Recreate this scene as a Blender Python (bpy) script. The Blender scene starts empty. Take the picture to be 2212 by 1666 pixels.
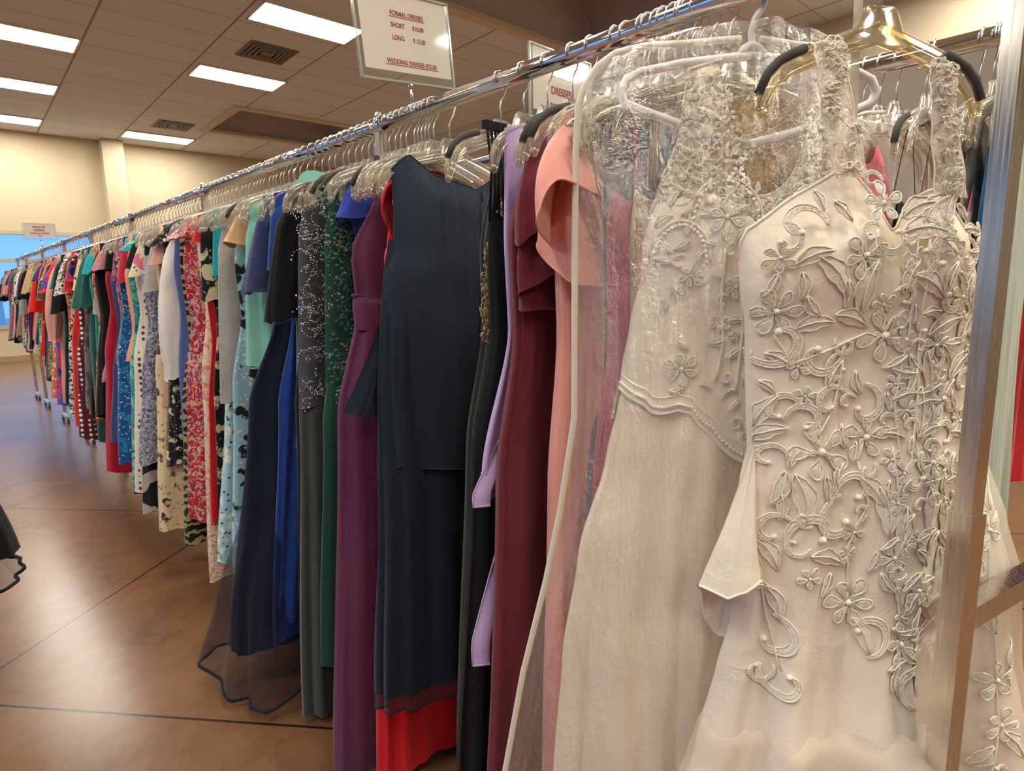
import bpy, bmesh, math, random
from mathutils import Vector, Matrix
SC = bpy.context.scene
COL = SC.collection
PI = math.pi
# ------------------------------------------------------------------ camera
CAM_H = 1.27
cam_data = bpy.data.cameras.new('camera'); cam = bpy.data.objects.new('camera', cam_data); COL.objects.link(cam)
cam_data.sensor_width = 36.0; cam_data.lens = 1316.0/2212.0*36.0; cam_data.clip_start = 0.02; cam_data.clip_end = 200
R_ = Matrix(((0.71684405, 0.12789811, -0.68540256), (-0.69691978, 0.10194879, -0.70986566), (-0.02091451, 0.98653359, 0.16221611)))
cam.matrix_world = Matrix.Translation((0, 0, CAM_H)) @ R_.to_4x4()
SC.camera = cam
# ------------------------------------------------------------------ world, light level
w = bpy.data.worlds.new('world'); SC.world = w; w.use_nodes = True
bg = w.node_tree.nodes['Background']; bg.inputs[0].default_value = (0.17, 0.45, 0.90, 1); bg.inputs[1].default_value = 1.5
LAMP = 34.0            # emission of the ceiling light panels
SC.view_settings.view_transform = 'Standard'; SC.view_settings.look = 'None'
SC.view_settings.exposure = 0.0; SC.view_settings.gamma = 1.0
SC.view_settings.use_curve_mapping = False
SC.cycles.use_adaptive_sampling = True
SC.cycles.max_bounces = 10; SC.cycles.transparent_max_bounces = 24; SC.cycles.diffuse_bounces = 6; SC.cycles.glossy_bounces = 4
SC.cycles.transmission_bounces = 6; SC.cycles.caustics_reflective = False; SC.cycles.caustics_refractive = False
SC.cycles.use_denoising = True; SC.cycles.sample_clamp_indirect = 6

# ------------------------------------------------------------------ materials
def lin(c):
    return c/12.92 if c <= 0.04045 else ((c+0.055)/1.055)**2.4
def hexc(h, k=1.0):
    h = h.lstrip('#'); return tuple(min(1, lin(int(h[i:i+2], 16)/255)*k) for i in (0, 2, 4)) + (1,)
class NT:
    def __init__(s, name):
        s.m = bpy.data.materials.new(name); s.m.use_nodes = True; s.t = s.m.node_tree
        s.b = s.t.nodes['Principled BSDF']; s.o = s.t.nodes['Material Output']
        s.tc = s.t.nodes.new('ShaderNodeTexCoord')
    def n(s, kind, **kw):
        nd = s.t.nodes.new('ShaderNode'+kind)
        for k, v in kw.items():
            if k in nd.inputs: nd.inputs[k].default_value = v
            else: setattr(nd, k, v)
        return nd
    def l(s, a, b): s.t.links.new(a, b)
    def noise(s, scale, detail=3, rough=.55, dist=0, vec=None):
        nd = s.n('TexNoise'); nd.inputs['Scale'].default_value = scale; nd.inputs['Detail'].default_value = detail
        nd.inputs['Roughness'].default_value = rough; nd.inputs['Distortion'].default_value = dist
        s.l(vec or s.tc.outputs['Object'], nd.inputs['Vector']); return nd.outputs['Fac']
    def voro(s, scale, rnd=1.0, feature='F1', vec=None):
        nd = s.n('TexVoronoi'); nd.feature = feature; nd.inputs['Scale'].default_value = scale; nd.inputs['Randomness'].default_value = rnd
        s.l(vec or s.tc.outputs['Object'], nd.inputs['Vector']); return nd
    def ramp(s, fac, a, b, ca=(0, 0, 0, 1), cb=(1, 1, 1, 1)):
        nd = s.n('ValToRGB'); e = nd.color_ramp.elements
        e[0].position = a; e[1].position = b; e[0].color = ca; e[1].color = cb
        s.l(fac, nd.inputs[0]); return nd.outputs[0]
    def mix(s, fac, a, b):
        nd = s.n('Mix'); nd.data_type = 'RGBA'
        if isinstance(fac, float): nd.inputs[0].default_value = fac
        else: s.l(fac, nd.inputs[0])
        for k, v in ((6, a), (7, b)):
            if isinstance(v, tuple): nd.inputs[k].default_value = v
            else: s.l(v, nd.inputs[k])
        return nd.outputs[2]
    def math(s, op, a, b=None, c=None):
        nd = s.n('Math'); nd.operation = op
        for k, v in enumerate((a, b, c)):
            if v is None: continue
            if isinstance(v, (int, float)): nd.inputs[k].default_value = v
            else: s.l(v, nd.inputs[k])
        return nd.outputs[0]
    def bump(s, h, strength=.3, dist=.002):
        nd = s.n('Bump'); nd.inputs['Strength'].default_value = strength; nd.inputs['Distance'].default_value = dist
        s.l(h, nd.inputs['Height']); s.l(nd.outputs[0], s.b.inputs['Normal']); return nd
    def alpha(s, a):
        if isinstance(a, float): s.b.inputs['Alpha'].default_value = a
        else: s.l(a, s.b.inputs['Alpha'])
def setp(b, **kw):
    for k, v in kw.items():
        b.inputs[k.replace('_', ' ')].default_value = v
def simple(name, h, rough=.6, metal=0.0, **kw):
    t = NT(name); t.b.inputs['Base Color'].default_value = hexc(h) if isinstance(h, str) else h
    setp(t.b, Roughness=rough, Metallic=metal, **kw); return t.m
_seed = [1]
def fabric(name, h1, kind='plain', h2=None, h3=None, scale=30, rough=.85, sheen=.25, k=1.0, weave=1.0, alpha=None, spec=.25, wr=1.0, dr=1.0):
    t = NT(name); c1 = hexc(h1, k)
    _seed[0] += 7.3
    mp = t.n('Mapping'); mp.inputs['Location'].default_value = (_seed[0], _seed[0]*.37, _seed[0]*.71)
    t.l(t.tc.outputs['Object'], mp.inputs['Vector']); V = mp.outputs[0]
    var = t.noise(9, 3, vec=V)
    col = t.mix(t.ramp(var, .3, .8), c1, tuple(min(1, x*1.12) for x in c1[:3])+(1,))
    if kind == 'floral':
        ds = t.noise(scale*.9, 3, .6, vec=V)
        wob = t.n('VectorMath'); wob.operation = 'MULTIPLY_ADD'
        nn = t.n('TexNoise'); nn.inputs['Scale'].default_value = scale*1.3; t.l(V, nn.inputs['Vector'])
        t.l(nn.outputs['Color'], wob.inputs[0]); wob.inputs[1].default_value = (.6/scale,)*3; t.l(V, wob.inputs[2])
        v1 = t.voro(scale, vec=wob.outputs[0]); m1 = t.ramp(v1.outputs['Distance'], .38, .42, (1, 1, 1, 1), (0, 0, 0, 1))
        v2 = t.voro(scale*2.7, vec=wob.outputs[0]); m2 = t.ramp(v2.outputs['Distance'], .24, .28, (1, 1, 1, 1), (0, 0, 0, 1))
        m1b = t.mix(t.ramp(ds, .42, .5), (0, 0, 0, 1), m1)
        col = t.mix(m2, col, hexc(h3 or h2, k)); col = t.mix(m1b, col, hexc(h2, k))
    elif kind == 'paisley':
        n1 = t.noise(scale, 3, .6, 1.2, vec=V); m1 = t.ramp(n1, .5, .54)
        n2 = t.noise(scale*1.7, 2, .6, .8, vec=V); m2 = t.ramp(n2, .55, .59)
        col = t.mix(m1, col, hexc(h2, k)); col = t.mix(m2, col, hexc(h3 or h2, k))
    elif kind == 'dots':
        v1 = t.voro(scale, .15, vec=V); m1 = t.ramp(v1.outputs['Distance'], .3, .34, (1, 1, 1, 1), (0, 0, 0, 1)); col = t.mix(m1, col, hexc(h2, k))
    elif kind == 'bands':
        wv = t.n('TexWave'); wv.bands_direction = 'Z'; wv.inputs['Scale'].default_value = scale; wv.inputs['Distortion'].default_value = 6
        wv.inputs['Detail Scale'].default_value = 2.5; t.l(V, wv.inputs['Vector'])
        m1 = t.ramp(wv.outputs['Fac'], .5, .58); col = t.mix(m1, col, hexc(h2, k))
    t.l(col, t.b.inputs['Base Color'])
    wv1 = t.noise(420, 2, .7, vec=V)
    crease = t.noise(14, 4, .6, 1.5, vec=V)
    mz = t.n('Mapping'); mz.inputs['Scale'].default_value = (1, 1, .12); t.l(V, mz.inputs[0]); drape = t.noise(38*wr, 3, .5, .3, vec=mz.outputs[0])
    hh = t.math('ADD', t.math('ADD', t.math('MULTIPLY', wv1, .15*weave), t.math('MULTIPLY', crease, 1.6)), t.math('MULTIPLY', drape, 2.2*dr))
    t.bump(hh, .5, .004)
    setp(t.b, Roughness=rough, Sheen_Weight=sheen, Sheen_Roughness=.5); t.b.inputs['Specular IOR Level'].default_value = spec
    if alpha is not None: t.alpha(float(alpha))
    return t.m
def lace(name, h, scale=90, cover=.5, k=1.0, holes=.25):
    t = NT(name); c = hexc(h, k)
    n1 = t.noise(scale*.35, 4, .7, 1.5); v = t.voro(scale*1.2, 1.0, 'DISTANCE_TO_EDGE')
    net = t.ramp(v.outputs['Distance'], .05, .09, (1, 1, 1, 1), (0, 0, 0, 1))
    fl = t.ramp(n1, cover-.04, cover+.02, (1, 1, 1, 1), (0, 0, 0, 1))
    a = t.math('MAXIMUM', t.math('MAXIMUM', net, fl), holes)
    t.b.inputs['Base Color'].default_value = c; setp(t.b, Roughness=.8, Sheen_Weight=.2)
    t.alpha(a); t.bump(t.math('ADD', fl, t.noise(260, 2)), .6, .003); return t.m
def sequin(name, h1, h2, scale=180, dens=.5):
    t = NT(name); v = t.voro(scale)
    patch = t.ramp(t.noise(11, 4, .6, 1.0), dens-.02, dens+.03)
    sp = t.math('MULTIPLY', t.ramp(v.outputs['Distance'], .42, .5, (1, 1, 1, 1), (0, 0, 0, 1)), patch)
    cr = t.ramp(t.math('FRACT', t.math('MULTIPLY', v.outputs['Color'], 3.7)), .5, .95, hexc(h2), hexc('#e8e4d4'))
    t.l(t.mix(sp, hexc(h1), cr), t.b.inputs['Base Color'])
    t.l(t.math('MULTIPLY', sp, .85), t.b.inputs['Metallic'])
    t.l(t.math('SUBTRACT', .85, t.math('MULTIPLY', sp, .6)), t.b.inputs['Roughness'])
    h = t.n('VectorMath'); h.operation = 'SCALE'
    t.bump(t.math('MULTIPLY', v.outputs['Color'], sp), 1.0, .006); return t.m
def film(name, tint=(.95, .94, .9, 1), glossy=.25, scale=28, haze=.06, rough=.08, cheap=False):
    """clear crinkled plastic: transparent with a clear-coat like reflection and a little haze"""
    t = NT(name); t.t.nodes.remove(t.b)
    tr = t.n('BsdfTransparent'); tr.inputs[0].default_value = tint
    gl = t.n('BsdfGlossy'); gl.inputs['Roughness'].default_value = rough; gl.inputs[0].default_value = (1, 1, 1, 1)
    df = t.n('BsdfDiffuse'); df.inputs[0].default_value = (.9, .86, .78, 1)
    mp = t.n('Mapping'); mp.inputs['Scale'].default_value = (1.0, 1.0, .28); t.l(t.tc.outputs['Object'], mp.inputs[0])
    n1 = t.noise(scale, 5, .65, 2.2, vec=mp.outputs[0])
    bp = t.n('Bump'); bp.inputs['Strength'].default_value = 1.0; bp.inputs['Distance'].default_value = .03 if not cheap else 0.0
    if cheap: bp.inputs['Strength'].default_value = 0.0
    mp2 = t.n('Mapping'); mp2.inputs['Scale'].default_value = (1.0, 1.0, .07); t.l(t.tc.outputs['Object'], mp2.inputs[0])
    n2 = t.noise(scale*3.2, 3, .6, 1.0, vec=mp2.outputs[0]); n3 = t.noise(scale*4, 4, .7, 1.5)
    t.l(t.math('ADD', t.math('ADD', n1, t.math('MULTIPLY', n2, .45)), t.math('MULTIPLY', n3, .22)), bp.inputs['Height']); t.l(bp.outputs[0], gl.inputs['Normal'])
    m1 = t.n('MixShader'); m1.inputs[0].default_value = haze; t.l(tr.outputs[0], m1.inputs[1]); t.l(df.outputs[0], m1.inputs[2])
    m2 = t.n('MixShader'); lw = t.n('LayerWeight'); lw.inputs[0].default_value = .35
    if not cheap: t.l(bp.outputs[0], lw.inputs['Normal'])
    f = t.math('MULTIPLY_ADD', lw.outputs['Fresnel'], glossy*1.4, glossy*(.12 if cheap else .4))
    t.l(f, m2.inputs[0]); t.l(m1.outputs[0], m2.inputs[1]); t.l(gl.outputs[0], m2.inputs[2]); t.l(m2.outputs[0], t.o.inputs[0])
    return t.m
M = {}
M['chrome'] = simple('chrome', (.86, .86, .86, 1), .07, 1.0)
M['steel_wire'] = simple('steel_wire', (.62, .60, .56, 1), .22, 1.0)
def brushed():
    t = NT('brushed_chrome'); t.b.inputs['Base Color'].default_value = (.66, .62, .56, 1); t.b.inputs['Metallic'].default_value = 1
    mp = t.n('Mapping'); mp.inputs['Scale'].default_value = (60, 60, 1.5); t.l(t.tc.outputs['Object'], mp.inputs[0])
    n = t.noise(6, 3, vec=mp.outputs[0]); t.l(t.ramp(n, .3, .7, (.12,)*3+(1,), (.3,)*3+(1,)), t.b.inputs['Roughness']); return t.m
M['brushed'] = brushed()
M['clear'] = film('clear_hanger_plastic', (.93, .91, .84, 1), .28, 30, .16, .12, cheap=True)
M['amber'] = film('yellowed_clear_plastic', (.93, .87, .66, 1), .28, 30, .16, .12, cheap=True)
M['bag'] = film('clear_bag_film', (.985, .98, .96, 1), .13, 22, .012, .06)
M['piping'] = simple('cream_piping', '#e6dccb', .6)
M['white_plastic'] = simple('white_plastic', '#ece8e6', .35)
M['acrylic'] = film('acrylic', (.97, .98, .97, 1), .06, 30, .02, .05, cheap=True)
M['acrylic_edge'] = film('acrylic_edge', (.75, .88, .80, 1), .6, 30, .35, .1, cheap=True)
M['paper'] = simple('paper', '#e9dcd2', .8)
M['red_ink'] = simple('red_ink', '#a8202c', .7)
M['grey_pad'] = simple('grey_pad', '#4a4744', .95)
M['ribbon'] = film('clear_ribbon', (.85, .80, .70, 1), .2, 30, .35, .35, cheap=True)
M['gold_braid'] = simple('gold_braid', '#d9bd84', .45, .35)
M['zip'] = simple('zip', '#0c1118', .5, .3)
M['brooch'] = simple('brooch', '#e8e4dc', .15, .9)
M['tag'] = simple('tag_card', '#efe2da', .7)
M['blackvelvet'] = fabric('black_cloth', '#0b0b0d', sheen=.1)

# ------------------------------------------------------------------ object helpers
def setmeta(o, label=None, cat=None, group=None, kind=None):
    if label: o['label'] = label
    if cat: o['category'] = cat
    if group: o['group'] = group
    if kind: o['kind'] = kind
    return o
def mesh_obj(name, verts, faces, mat, parent=None, smooth=True):
    me = bpy.data.meshes.new(name); me.from_pydata(verts, [], faces); me.update()
    if smooth: me.polygons.foreach_set('use_smooth', [True]*len(me.polygons))
    me.materials.append(mat); o = bpy.data.objects.new(name, me); COL.objects.link(o)
    if parent is not None: o.parent = parent
    return o
def empty(name, loc=(0, 0, 0), rz=0, **kw):
    o = bpy.data.objects.new(name, None); COL.objects.link(o); o.location = loc; o.rotation_euler = (0, 0, rz)
    o.empty_display_size = .05; return setmeta(o, **kw)
class MB:
    def __init__(s): s.v = []; s.f = []
    def add(s, v, f):
        b = len(s.v); s.v += [tuple(p) for p in v]; s.f += [tuple(i+b for i in q) for q in f]
    def loft(s, rows, closed=True, flip=False):
        b = len(s.v); n = len(rows[0])
        for r in rows: s.v += [tuple(p) for p in r]
        for j in range(len(rows)-1):
            for i in range(n if closed else n-1):
                i2 = (i+1) % n; q = (b+j*n+i, b+j*n+i2, b+(j+1)*n+i2, b+(j+1)*n+i)
                s.f.append(q[::-1] if flip else q)
    def box(s, c, h, rz=0):
        x, y, z = c; a, b_, d = h; cs, sn = math.cos(rz), math.sin(rz)
        P = [(x+cs*i*a-sn*j*b_, y+sn*i*a+cs*j*b_, z+k*d) for k in (-1, 1) for j in (-1, 1) for i in (-1, 1)]
        s.add(P, [(0, 2, 3, 1), (4, 5, 7, 6), (0, 1, 5, 4), (2, 6, 7, 3), (0, 4, 6, 2), (1, 3, 7, 5)])
    def tube(s, pts, r, n=8, cap=True, sx=1.0):
        pts = [Vector(p) for p in pts]; rows = []; up = Vector((0, 0, 1)); N = None
        for i, p in enumerate(pts):
            d = (pts[min(i+1, len(pts)-1)]-pts[max(i-1, 0)])
            if d.length < 1e-9: d = Vector((0, 0, 1))
            d.normalize()
            if N is None:
                N = d.cross(Vector((0, 1, 0)))
                if N.length < .1: N = d.cross(Vector((1, 0, 0)))
            else: N = N-d*N.dot(d)
            N.normalize(); B = d.cross(N); rr = r[i] if isinstance(r, (list, tuple)) else r
            rows.append([p+N*(rr*math.cos(2*PI*k/n))+B*(rr*sx*math.sin(2*PI*k/n)) for k in range(n)])
        b = len(s.v); s.loft(rows)
        if cap:
            s.f.append(tuple(b+k for k in range(n))[::-1]); s.f.append(tuple(b+(len(rows)-1)*n+k for k in range(n)))
    def ball(s, c, r, n=6, m=4, sc=(1, 1, 1)):
        rows = []
        for j in range(m+1):
            a = PI*j/m
            rows.append([(c[0]+r*sc[0]*math.sin(a)*math.cos(2*PI*i/n), c[1]+r*sc[1]*math.sin(a)*math.sin(2*PI*i/n), c[2]+r*sc[2]*math.cos(a)) for i in range(n)])
        s.loft(rows)
    def build(s, name, mat, parent=None, smooth=True): return mesh_obj(name, s.v, s.f, mat, parent, smooth)
def interp(pts, z):
    """pts sorted from high z to low z: (z, a, b, ...) -> smooth interpolation of the columns"""
    if z >= pts[0][0]: return pts[0][1:]
    for p, q in zip(pts, pts[1:]):
        if z >= q[0]:
            t = (p[0]-z)/(p[0]-q[0]+1e-9); t = t*t*(3-2*t)*.5+t*.5
            return tuple(a+(b-a)*t for a, b in zip(p[1:], q[1:]))
    return pts[-1][1:]

# ------------------------------------------------------------------ the room (axes turned 2.2 degrees to the rack)
RA = math.radians(2.2); CR, SR = math.cos(RA), math.sin(RA)
def rm(u, v, z): return (u*CR+v*SR, -u*SR+v*CR, z)
CEIL = CAM_H+3.1; VW = 15.35; UL, UR, VB = -9.0, 8.3, -9.0
def quadobj(name, quads, mat, parent=None, **kw):
    mb = MB()
    for q in quads: mb.add([rm(*p) for p in q], [(0, 1, 2, 3)])
    o = mb.build(name, mat, parent, smooth=False); return setmeta(o, **kw)
def rbox(mb, u0, u1, v0, v1, z0, z1):
    P = [rm(u, v, z) for z in (z0, z1) for v in (v0, v1) for u in (u0, u1)]
    mb.add(P, [(0, 2, 3, 1), (4, 5, 7, 6), (0, 1, 5, 4), (2, 6, 7, 3), (0, 4, 6, 2), (1, 3, 7, 5)])
def floor_mat():
    t = NT('stained_concrete'); sep = t.n('SeparateXYZ'); t.l(t.tc.outputs['Object'], sep.inputs[0]); X, Y = sep.outputs[0], sep.outputs[1]
    def joint(nx, ny, off, sp):
        d = t.math('ADD', t.math('MULTIPLY', X, nx), t.math('MULTIPLY', Y, ny))
        d = t.math('PINGPONG', t.math('SUBTRACT', d, off), sp/2)
        return t.math('LESS_THAN', d, .0045)
    j = t.math('MAXIMUM', joint(-.629, .777, 2.01, 1.84), joint(.777, .629, 1.52, 1.62))
    n1 = t.noise(1.3, 6, .62, .8); n2 = t.noise(11, 6, .7, .4)
    c = t.mix(t.ramp(n1, .32, .7), hexc('#5d3f2a'), hexc('#8a6445'))
    c = t.mix(t.ramp(n2, .35, .75), c, hexc('#815e40'))
    c = t.mix(j, c, hexc('#2c1d13')); t.l(c, t.b.inputs['Base Color'])
    t.l(t.ramp(n1, .2, .8, (.20,)*3+(1,), (.27,)*3+(1,)), t.b.inputs['Roughness'])
    h = t.math('MULTIPLY', j, -1.0); t.bump(h, .12, .002)
    t.b.inputs['Specular IOR Level'].default_value = .6; return t.m
M['floor'] = floor_mat()
def wall_mat(name, h):
    t = NT(name); n = t.noise(.8, 4); c = hexc(h)
    t.l(t.mix(t.ramp(n, .3, .75), c, tuple(x*.93 for x in c[:3])+(1,)), t.b.inputs['Base Color'])
    t.bump(t.noise(60, 4, .7), .35, .006); setp(t.b, Roughness=.85); return t.m
M['wall'] = wall_mat('beige_wall', '#d0c0a2'); M['taupe'] = wall_mat('taupe_paint', '#cfc9cb'); M['grey_wall'] = wall_mat('grey_wall', '#9b8f80')
M['tan_trim'] = simple('tan_trim', '#d6cab4', .7)
def ceil_mat():
    t = NT('ceiling_tiles'); mp = t.n('Mapping'); mp.vector_type = 'POINT'; mp.inputs['Rotation'].default_value = (0, 0, RA)
    t.l(t.tc.outputs['Object'], mp.inputs[0]); sep = t.n('SeparateXYZ'); t.l(mp.outputs[0], sep.inputs[0])
    du = t.math('PINGPONG', t.math('SUBTRACT', sep.outputs[0], 1.53), .63); dv = t.math('PINGPONG', t.math('SUBTRACT', sep.outputs[1], .21), .315)
    g = t.math('MAXIMUM', t.math('LESS_THAN', du, .013), t.math('MULTIPLY', t.math('LESS_THAN', dv, .010), .55))
    n = t.noise(.9, 4); n2 = t.noise(70, 4, .75)
    c = t.mix(t.ramp(n, .3, .7), hexc('#e6ebf0'), hexc('#dde2e8')); c = t.mix(t.ramp(n2, .35, .7), c, hexc('#e9eef4'))
    # tiles differ a little from one another
    q = t.n('Combine' 'XYZ'); t.l(t.math('FLOOR', t.math('DIVIDE', t.math('SUBTRACT', sep.outputs[0], 1.53), 1.26)), q.inputs[0])
    t.l(t.math('FLOOR', t.math('DIVIDE', t.math('SUBTRACT', sep.outputs[1], .21), .63)), q.inputs[1])
    wn = t.n('TexWhiteNoise'); t.l(q.outputs[0], wn.inputs[0]); c = t.mix(t.math('MULTIPLY', wn.outputs['Value'], .35), c, hexc('#d2d7dd'))
    c = t.mix(g, c, hexc('#a2978a')); t.l(c, t.b.inputs['Base Color'])
    t.bump(t.math('ADD', t.math('MULTIPLY', n2, .3), g), .3, .008); setp(t.b, Roughness=.9); return t.m
M['ceiling'] = ceil_mat()
fl = quadobj('floor', [[(UL, VB, 0), (UR, VB, 0), (UR, VW, 0), (UL, VW, 0)]], M['floor'], kind='structure')
# ceiling with two recessed coffers
C1 = (3.87, 6.6, 11.2, 13.25); C2 = (3.87, 6.95, 3.6, 6.02)
us = [UL, 3.87, 6.6, 6.95, UR]; vs = [VB, C2[2], C2[3], C1[2], C1[3], VW]
qs = []
for i in range(4):
    for j in range(5):
        um, vm = (us[i]+us[i+1])/2, (vs[j]+vs[j+1])/2
        if any(c[0] < um < c[1] and c[2] < vm < c[3] for c in (C1, C2)): continue
        qs.append([(us[i], vs[j], CEIL), (us[i], vs[j+1], CEIL), (us[i+1], vs[j+1], CEIL), (us[i+1], vs[j], CEIL)])
quadobj('ceiling', qs, M['ceiling'], kind='structure')
for k, c in enumerate((C1, C2)):
    u0, u1, v0, v1 = c; h = CEIL+1.25
    quadobj('ceiling_recess', [[(u0, v1, CEIL), (u1, v1, CEIL), (u1, v1, h), (u0, v1, h)], [(u1, v0, CEIL), (u1, v0, h), (u1, v1, h), (u1, v1, CEIL)],
            [(u0, v0, CEIL), (u0, v1, CEIL), (u0, v1, h), (u0, v0, h)], [(u0, v0, CEIL), (u0, v0, h), (u1, v0, h), (u1, v0, CEIL)],
            [(u0, v0, h), (u0, v1, h), (u1, v1, h), (u1, v0, h)]], M['taupe'], kind='structure')
    mb = MB(); tw = .13; z0, z1 = CEIL-.035, CEIL+.02
    rbox(mb, u0-.02, u0+tw, v0-.02, v1+.02, z0, z1); rbox(mb, u1-tw, u1+.02, v0-.02, v1+.02, z0, z1)
    rbox(mb, u0+tw, u1-tw, v0-.02, v0+tw, z0, z1); rbox(mb, u0+tw, u1-tw, v1-tw, v1+.02, z0, z1)
    setmeta(mb.build('trim_%d' % (k+1), M['tan_trim'], smooth=False), kind='structure')
# far wall with window opening
WU0, WU1, WZ0, WZ1 = -4.2, 2.22, CAM_H-.64, CAM_H+1.24
def wall_with_hole(name, a, b, at, axis, h0, h1, z0, z1, mat):
    def q(p0, p1, za, zb):
        if axis == 'v': return [(p0, at, za), (p1, at, za), (p1, at, zb), (p0, at, zb)]
        return [(at, p0, za), (at, p1, za), (at, p1, zb), (at, p0, zb)]
    return quadobj(name, [q(a, h0, 0, CEIL), q(h1, b, 0, CEIL), q(h0, h1, 0, z0), q(h0, h1, z1, CEIL)], mat, kind='structure')
wall_with_hole('wall_far', UL, UR, VW, 'v', WU0, WU1, WZ0, WZ1, M['wall'])
wall_with_hole('wall_left', VB, VW, UL, 'u', -6, 12, .3, 3.6, M['wall'])
quadobj('wall_near', [[(UL, VB, 0), (UR, VB, 0), (UR, VB, CEIL), (UL, VB, CEIL)]], M['wall'], kind='structure')
quadobj('wall_right', [[(UR, VB, 0), (UR, VW, 0), (UR, VW, CEIL), (UR, VB, CEIL)]], M['wall'], kind='structure')
mb = MB(); rbox(mb, 2.52, 2.90, VW-.30, VW, 0, CEIL)
setmeta(mb.build('trim_3', M['wall'], smooth=False), kind='structure')      # square pier on the far wall
mb = MB(); rbox(mb, UL, UR, VW-.03, VW, 0, .11); setmeta(mb.build('baseboard_far', simple('baseboard_tan', '#a58c68', .6), smooth=False), kind='structure')
mb = MB(); rbox(mb, 5.95, 6.1, -6.0, 2.4, 0, CAM_H+1.72); setmeta(mb.build('wall_partition', M['grey_wall'], smooth=False), kind='structure')
M['win_frame'] = simple('window_frame', '#b9a98c', .5); M['win_glass'] = film('window_glass', (.96, .98, 1, 1), .12, 5, .02, .02, cheap=True)
def window(name, axis, at, a, b, z0, z1, rows_z, cols, depth=.06):
    root = empty(name, kind='structure')
    fr = MB()
    def bx(p0, p1, za, zb, dd=depth):
        if axis == 'v': rbox(fr, p0, p1, at-dd, at+dd, za, zb)
        else: rbox(fr, at-dd, at+dd, p0, p1, za, zb)
    bx(a, b, z0, z0+.07); bx(a, b, z1-.07, z1); bx(a, a+.07, z0, z1); bx(b-.07, b, z0, z1)
    for z in rows_z: bx(a, b, z-.03, z+.03)
    for c in cols: bx(c-.035, c+.035, z0, z1)
    o = fr.build('window_frame', M['win_frame'], root, smooth=False)
    g = MB()
    if axis == 'v': rbox(g, a, b, at+.02, at+.026, z0, z1)
    else: rbox(g, at-.026, at-.02, a, b, z0, z1)
    g.build('pane', M['win_glass'], root, smooth=False)
window('window_1', 'v', VW+.04, WU0, WU1, WZ0, WZ1, [CAM_H+.68, CAM_H+.02], [-2.0])
window('window_2', 'u', UL-.04, -6, 12, .3, 3.6, [1.4, 2.5], [-4, -2, 0, 2, 4, 6, 8, 10])
# fallen blue daylight beyond the far window: pale parking ground and a pale building
mb = MB(); rbox(mb, -40, 30, VW+.5, VW+40, -.4, -.3); rbox(mb, -40, UL-.3, VB-20, VW+.5, -.4, -.3)
setmeta(mb.build('ground', simple('asphalt_outside', '#a9b4bd', .9), smooth=False), kind='structure')
mb = MB(); rbox(mb, -9, 1.2, VW+14, VW+20, -.3, 3.0)
setmeta(mb.build('building', simple('pale_stucco', '#b9cfe0', .9), smooth=False), 'pale low building seen through the far window', 'building')

# ------------------------------------------------------------------ ceiling lights and vents
t = NT('light_panel'); t.t.nodes.remove(t.b); em = t.n('Emission'); em.inputs[0].default_value = (1.0, .95, .83, 1); em.inputs[1].default_value = LAMP
t.l(em.outputs[0], t.o.inputs[0]); M['lamp'] = t.m
M['lamp_frame'] = simple('lamp_frame', '#e6e0d2', .5)
def light(u, v, label):
    x, y, z = rm(u, v, CEIL)
    r = empty('ceiling_light', (x, y, z), -RA, label=label, cat='ceiling light', group='recessed ceiling light panels')
    p = MB(); p.box((0, 0, -.012), (.595, .265, .004)); p.build('diffuser', M['lamp'], r, smooth=False)
    f = MB()
    for sx in (-1, 1): f.box((sx*.605, 0, -.011), (.012, .29, .013))
    for sy in (-1, 1): f.box((0, sy*.277, -.011), (.617, .013, .013))
    f.build('frame', M['lamp_frame'], r, smooth=False)
light(3.46, 7.34, 'bright ceiling light panel directly left of the acrylic price sign')
light(3.46, 9.76, 'bright ceiling light panel between the two dark vents, larger price sign beyond it')
light(3.40, 14.35, 'thin bright light panel over the column on the far wall')
light(.90, 9.76, 'largest of the three light panels cut off by the left edge')
light(.90, 12.0, 'middle of the three light panels along the left edge')
light(.90, 14.35, 'light panel along the left edge closest to the window wall')
for u, v in ((3.46, 2.5), (3.46, -1.5), (.9, 4.9), (.9, 2.5), (.9, -.5), (-1.66, 9.76), (-1.66, 4.9), (-1.66, .6), (-1.66, -3.6), (5.9, -1.2), (7.3, -.9), (7.3, -3.3), (7.3, 1.6), (.9, -4.5), (5.9, -3.5), (3.46,-5.5), (-4.2, 2.5), (-4.2, 7.3), (-4.2, 12)):  # panels out of view repeat the grid; rightmost three added to brighten the right wall
    light(u, v, 'recessed ceiling light panel of the same kind added out of view to light the shop')
M['vent'] = simple('vent_grey', '#857d70', .6, .2)
M['vent_dark'] = simple('vent_dark', '#4f4a42', .7)
for u, v, lab in ((3.43, 8.55, 'square grey ceiling vent between the two closest light panels'), (3.40, 13.2, 'small grey ceiling vent before the far thin light panel')):
    x, y, z = rm(u, v, CEIL); r = empty('ceiling_vent', (x, y, z), -RA, label=lab, cat='vent', group='ceiling air vents')
    b = MB(); b.box((0, 0, -.004), (.30, .30, .003)); b.build('backing', M['vent_dark'], r, smooth=False)
    f = MB()
    for k, hs in enumerate((.29, .235, .18, .125)):
        for s_ in (-1, 1):
            f.box((s_*hs, 0, -.012-.003*k), (.016, hs+.016, .004)); f.box((0, s_*hs, -.012-.003*k), (hs-.016, .016, .004))
    f.box((0, 0, -.02), (.075, .075, .004)); f.build('louver', M['vent'], r, smooth=False)

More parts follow.
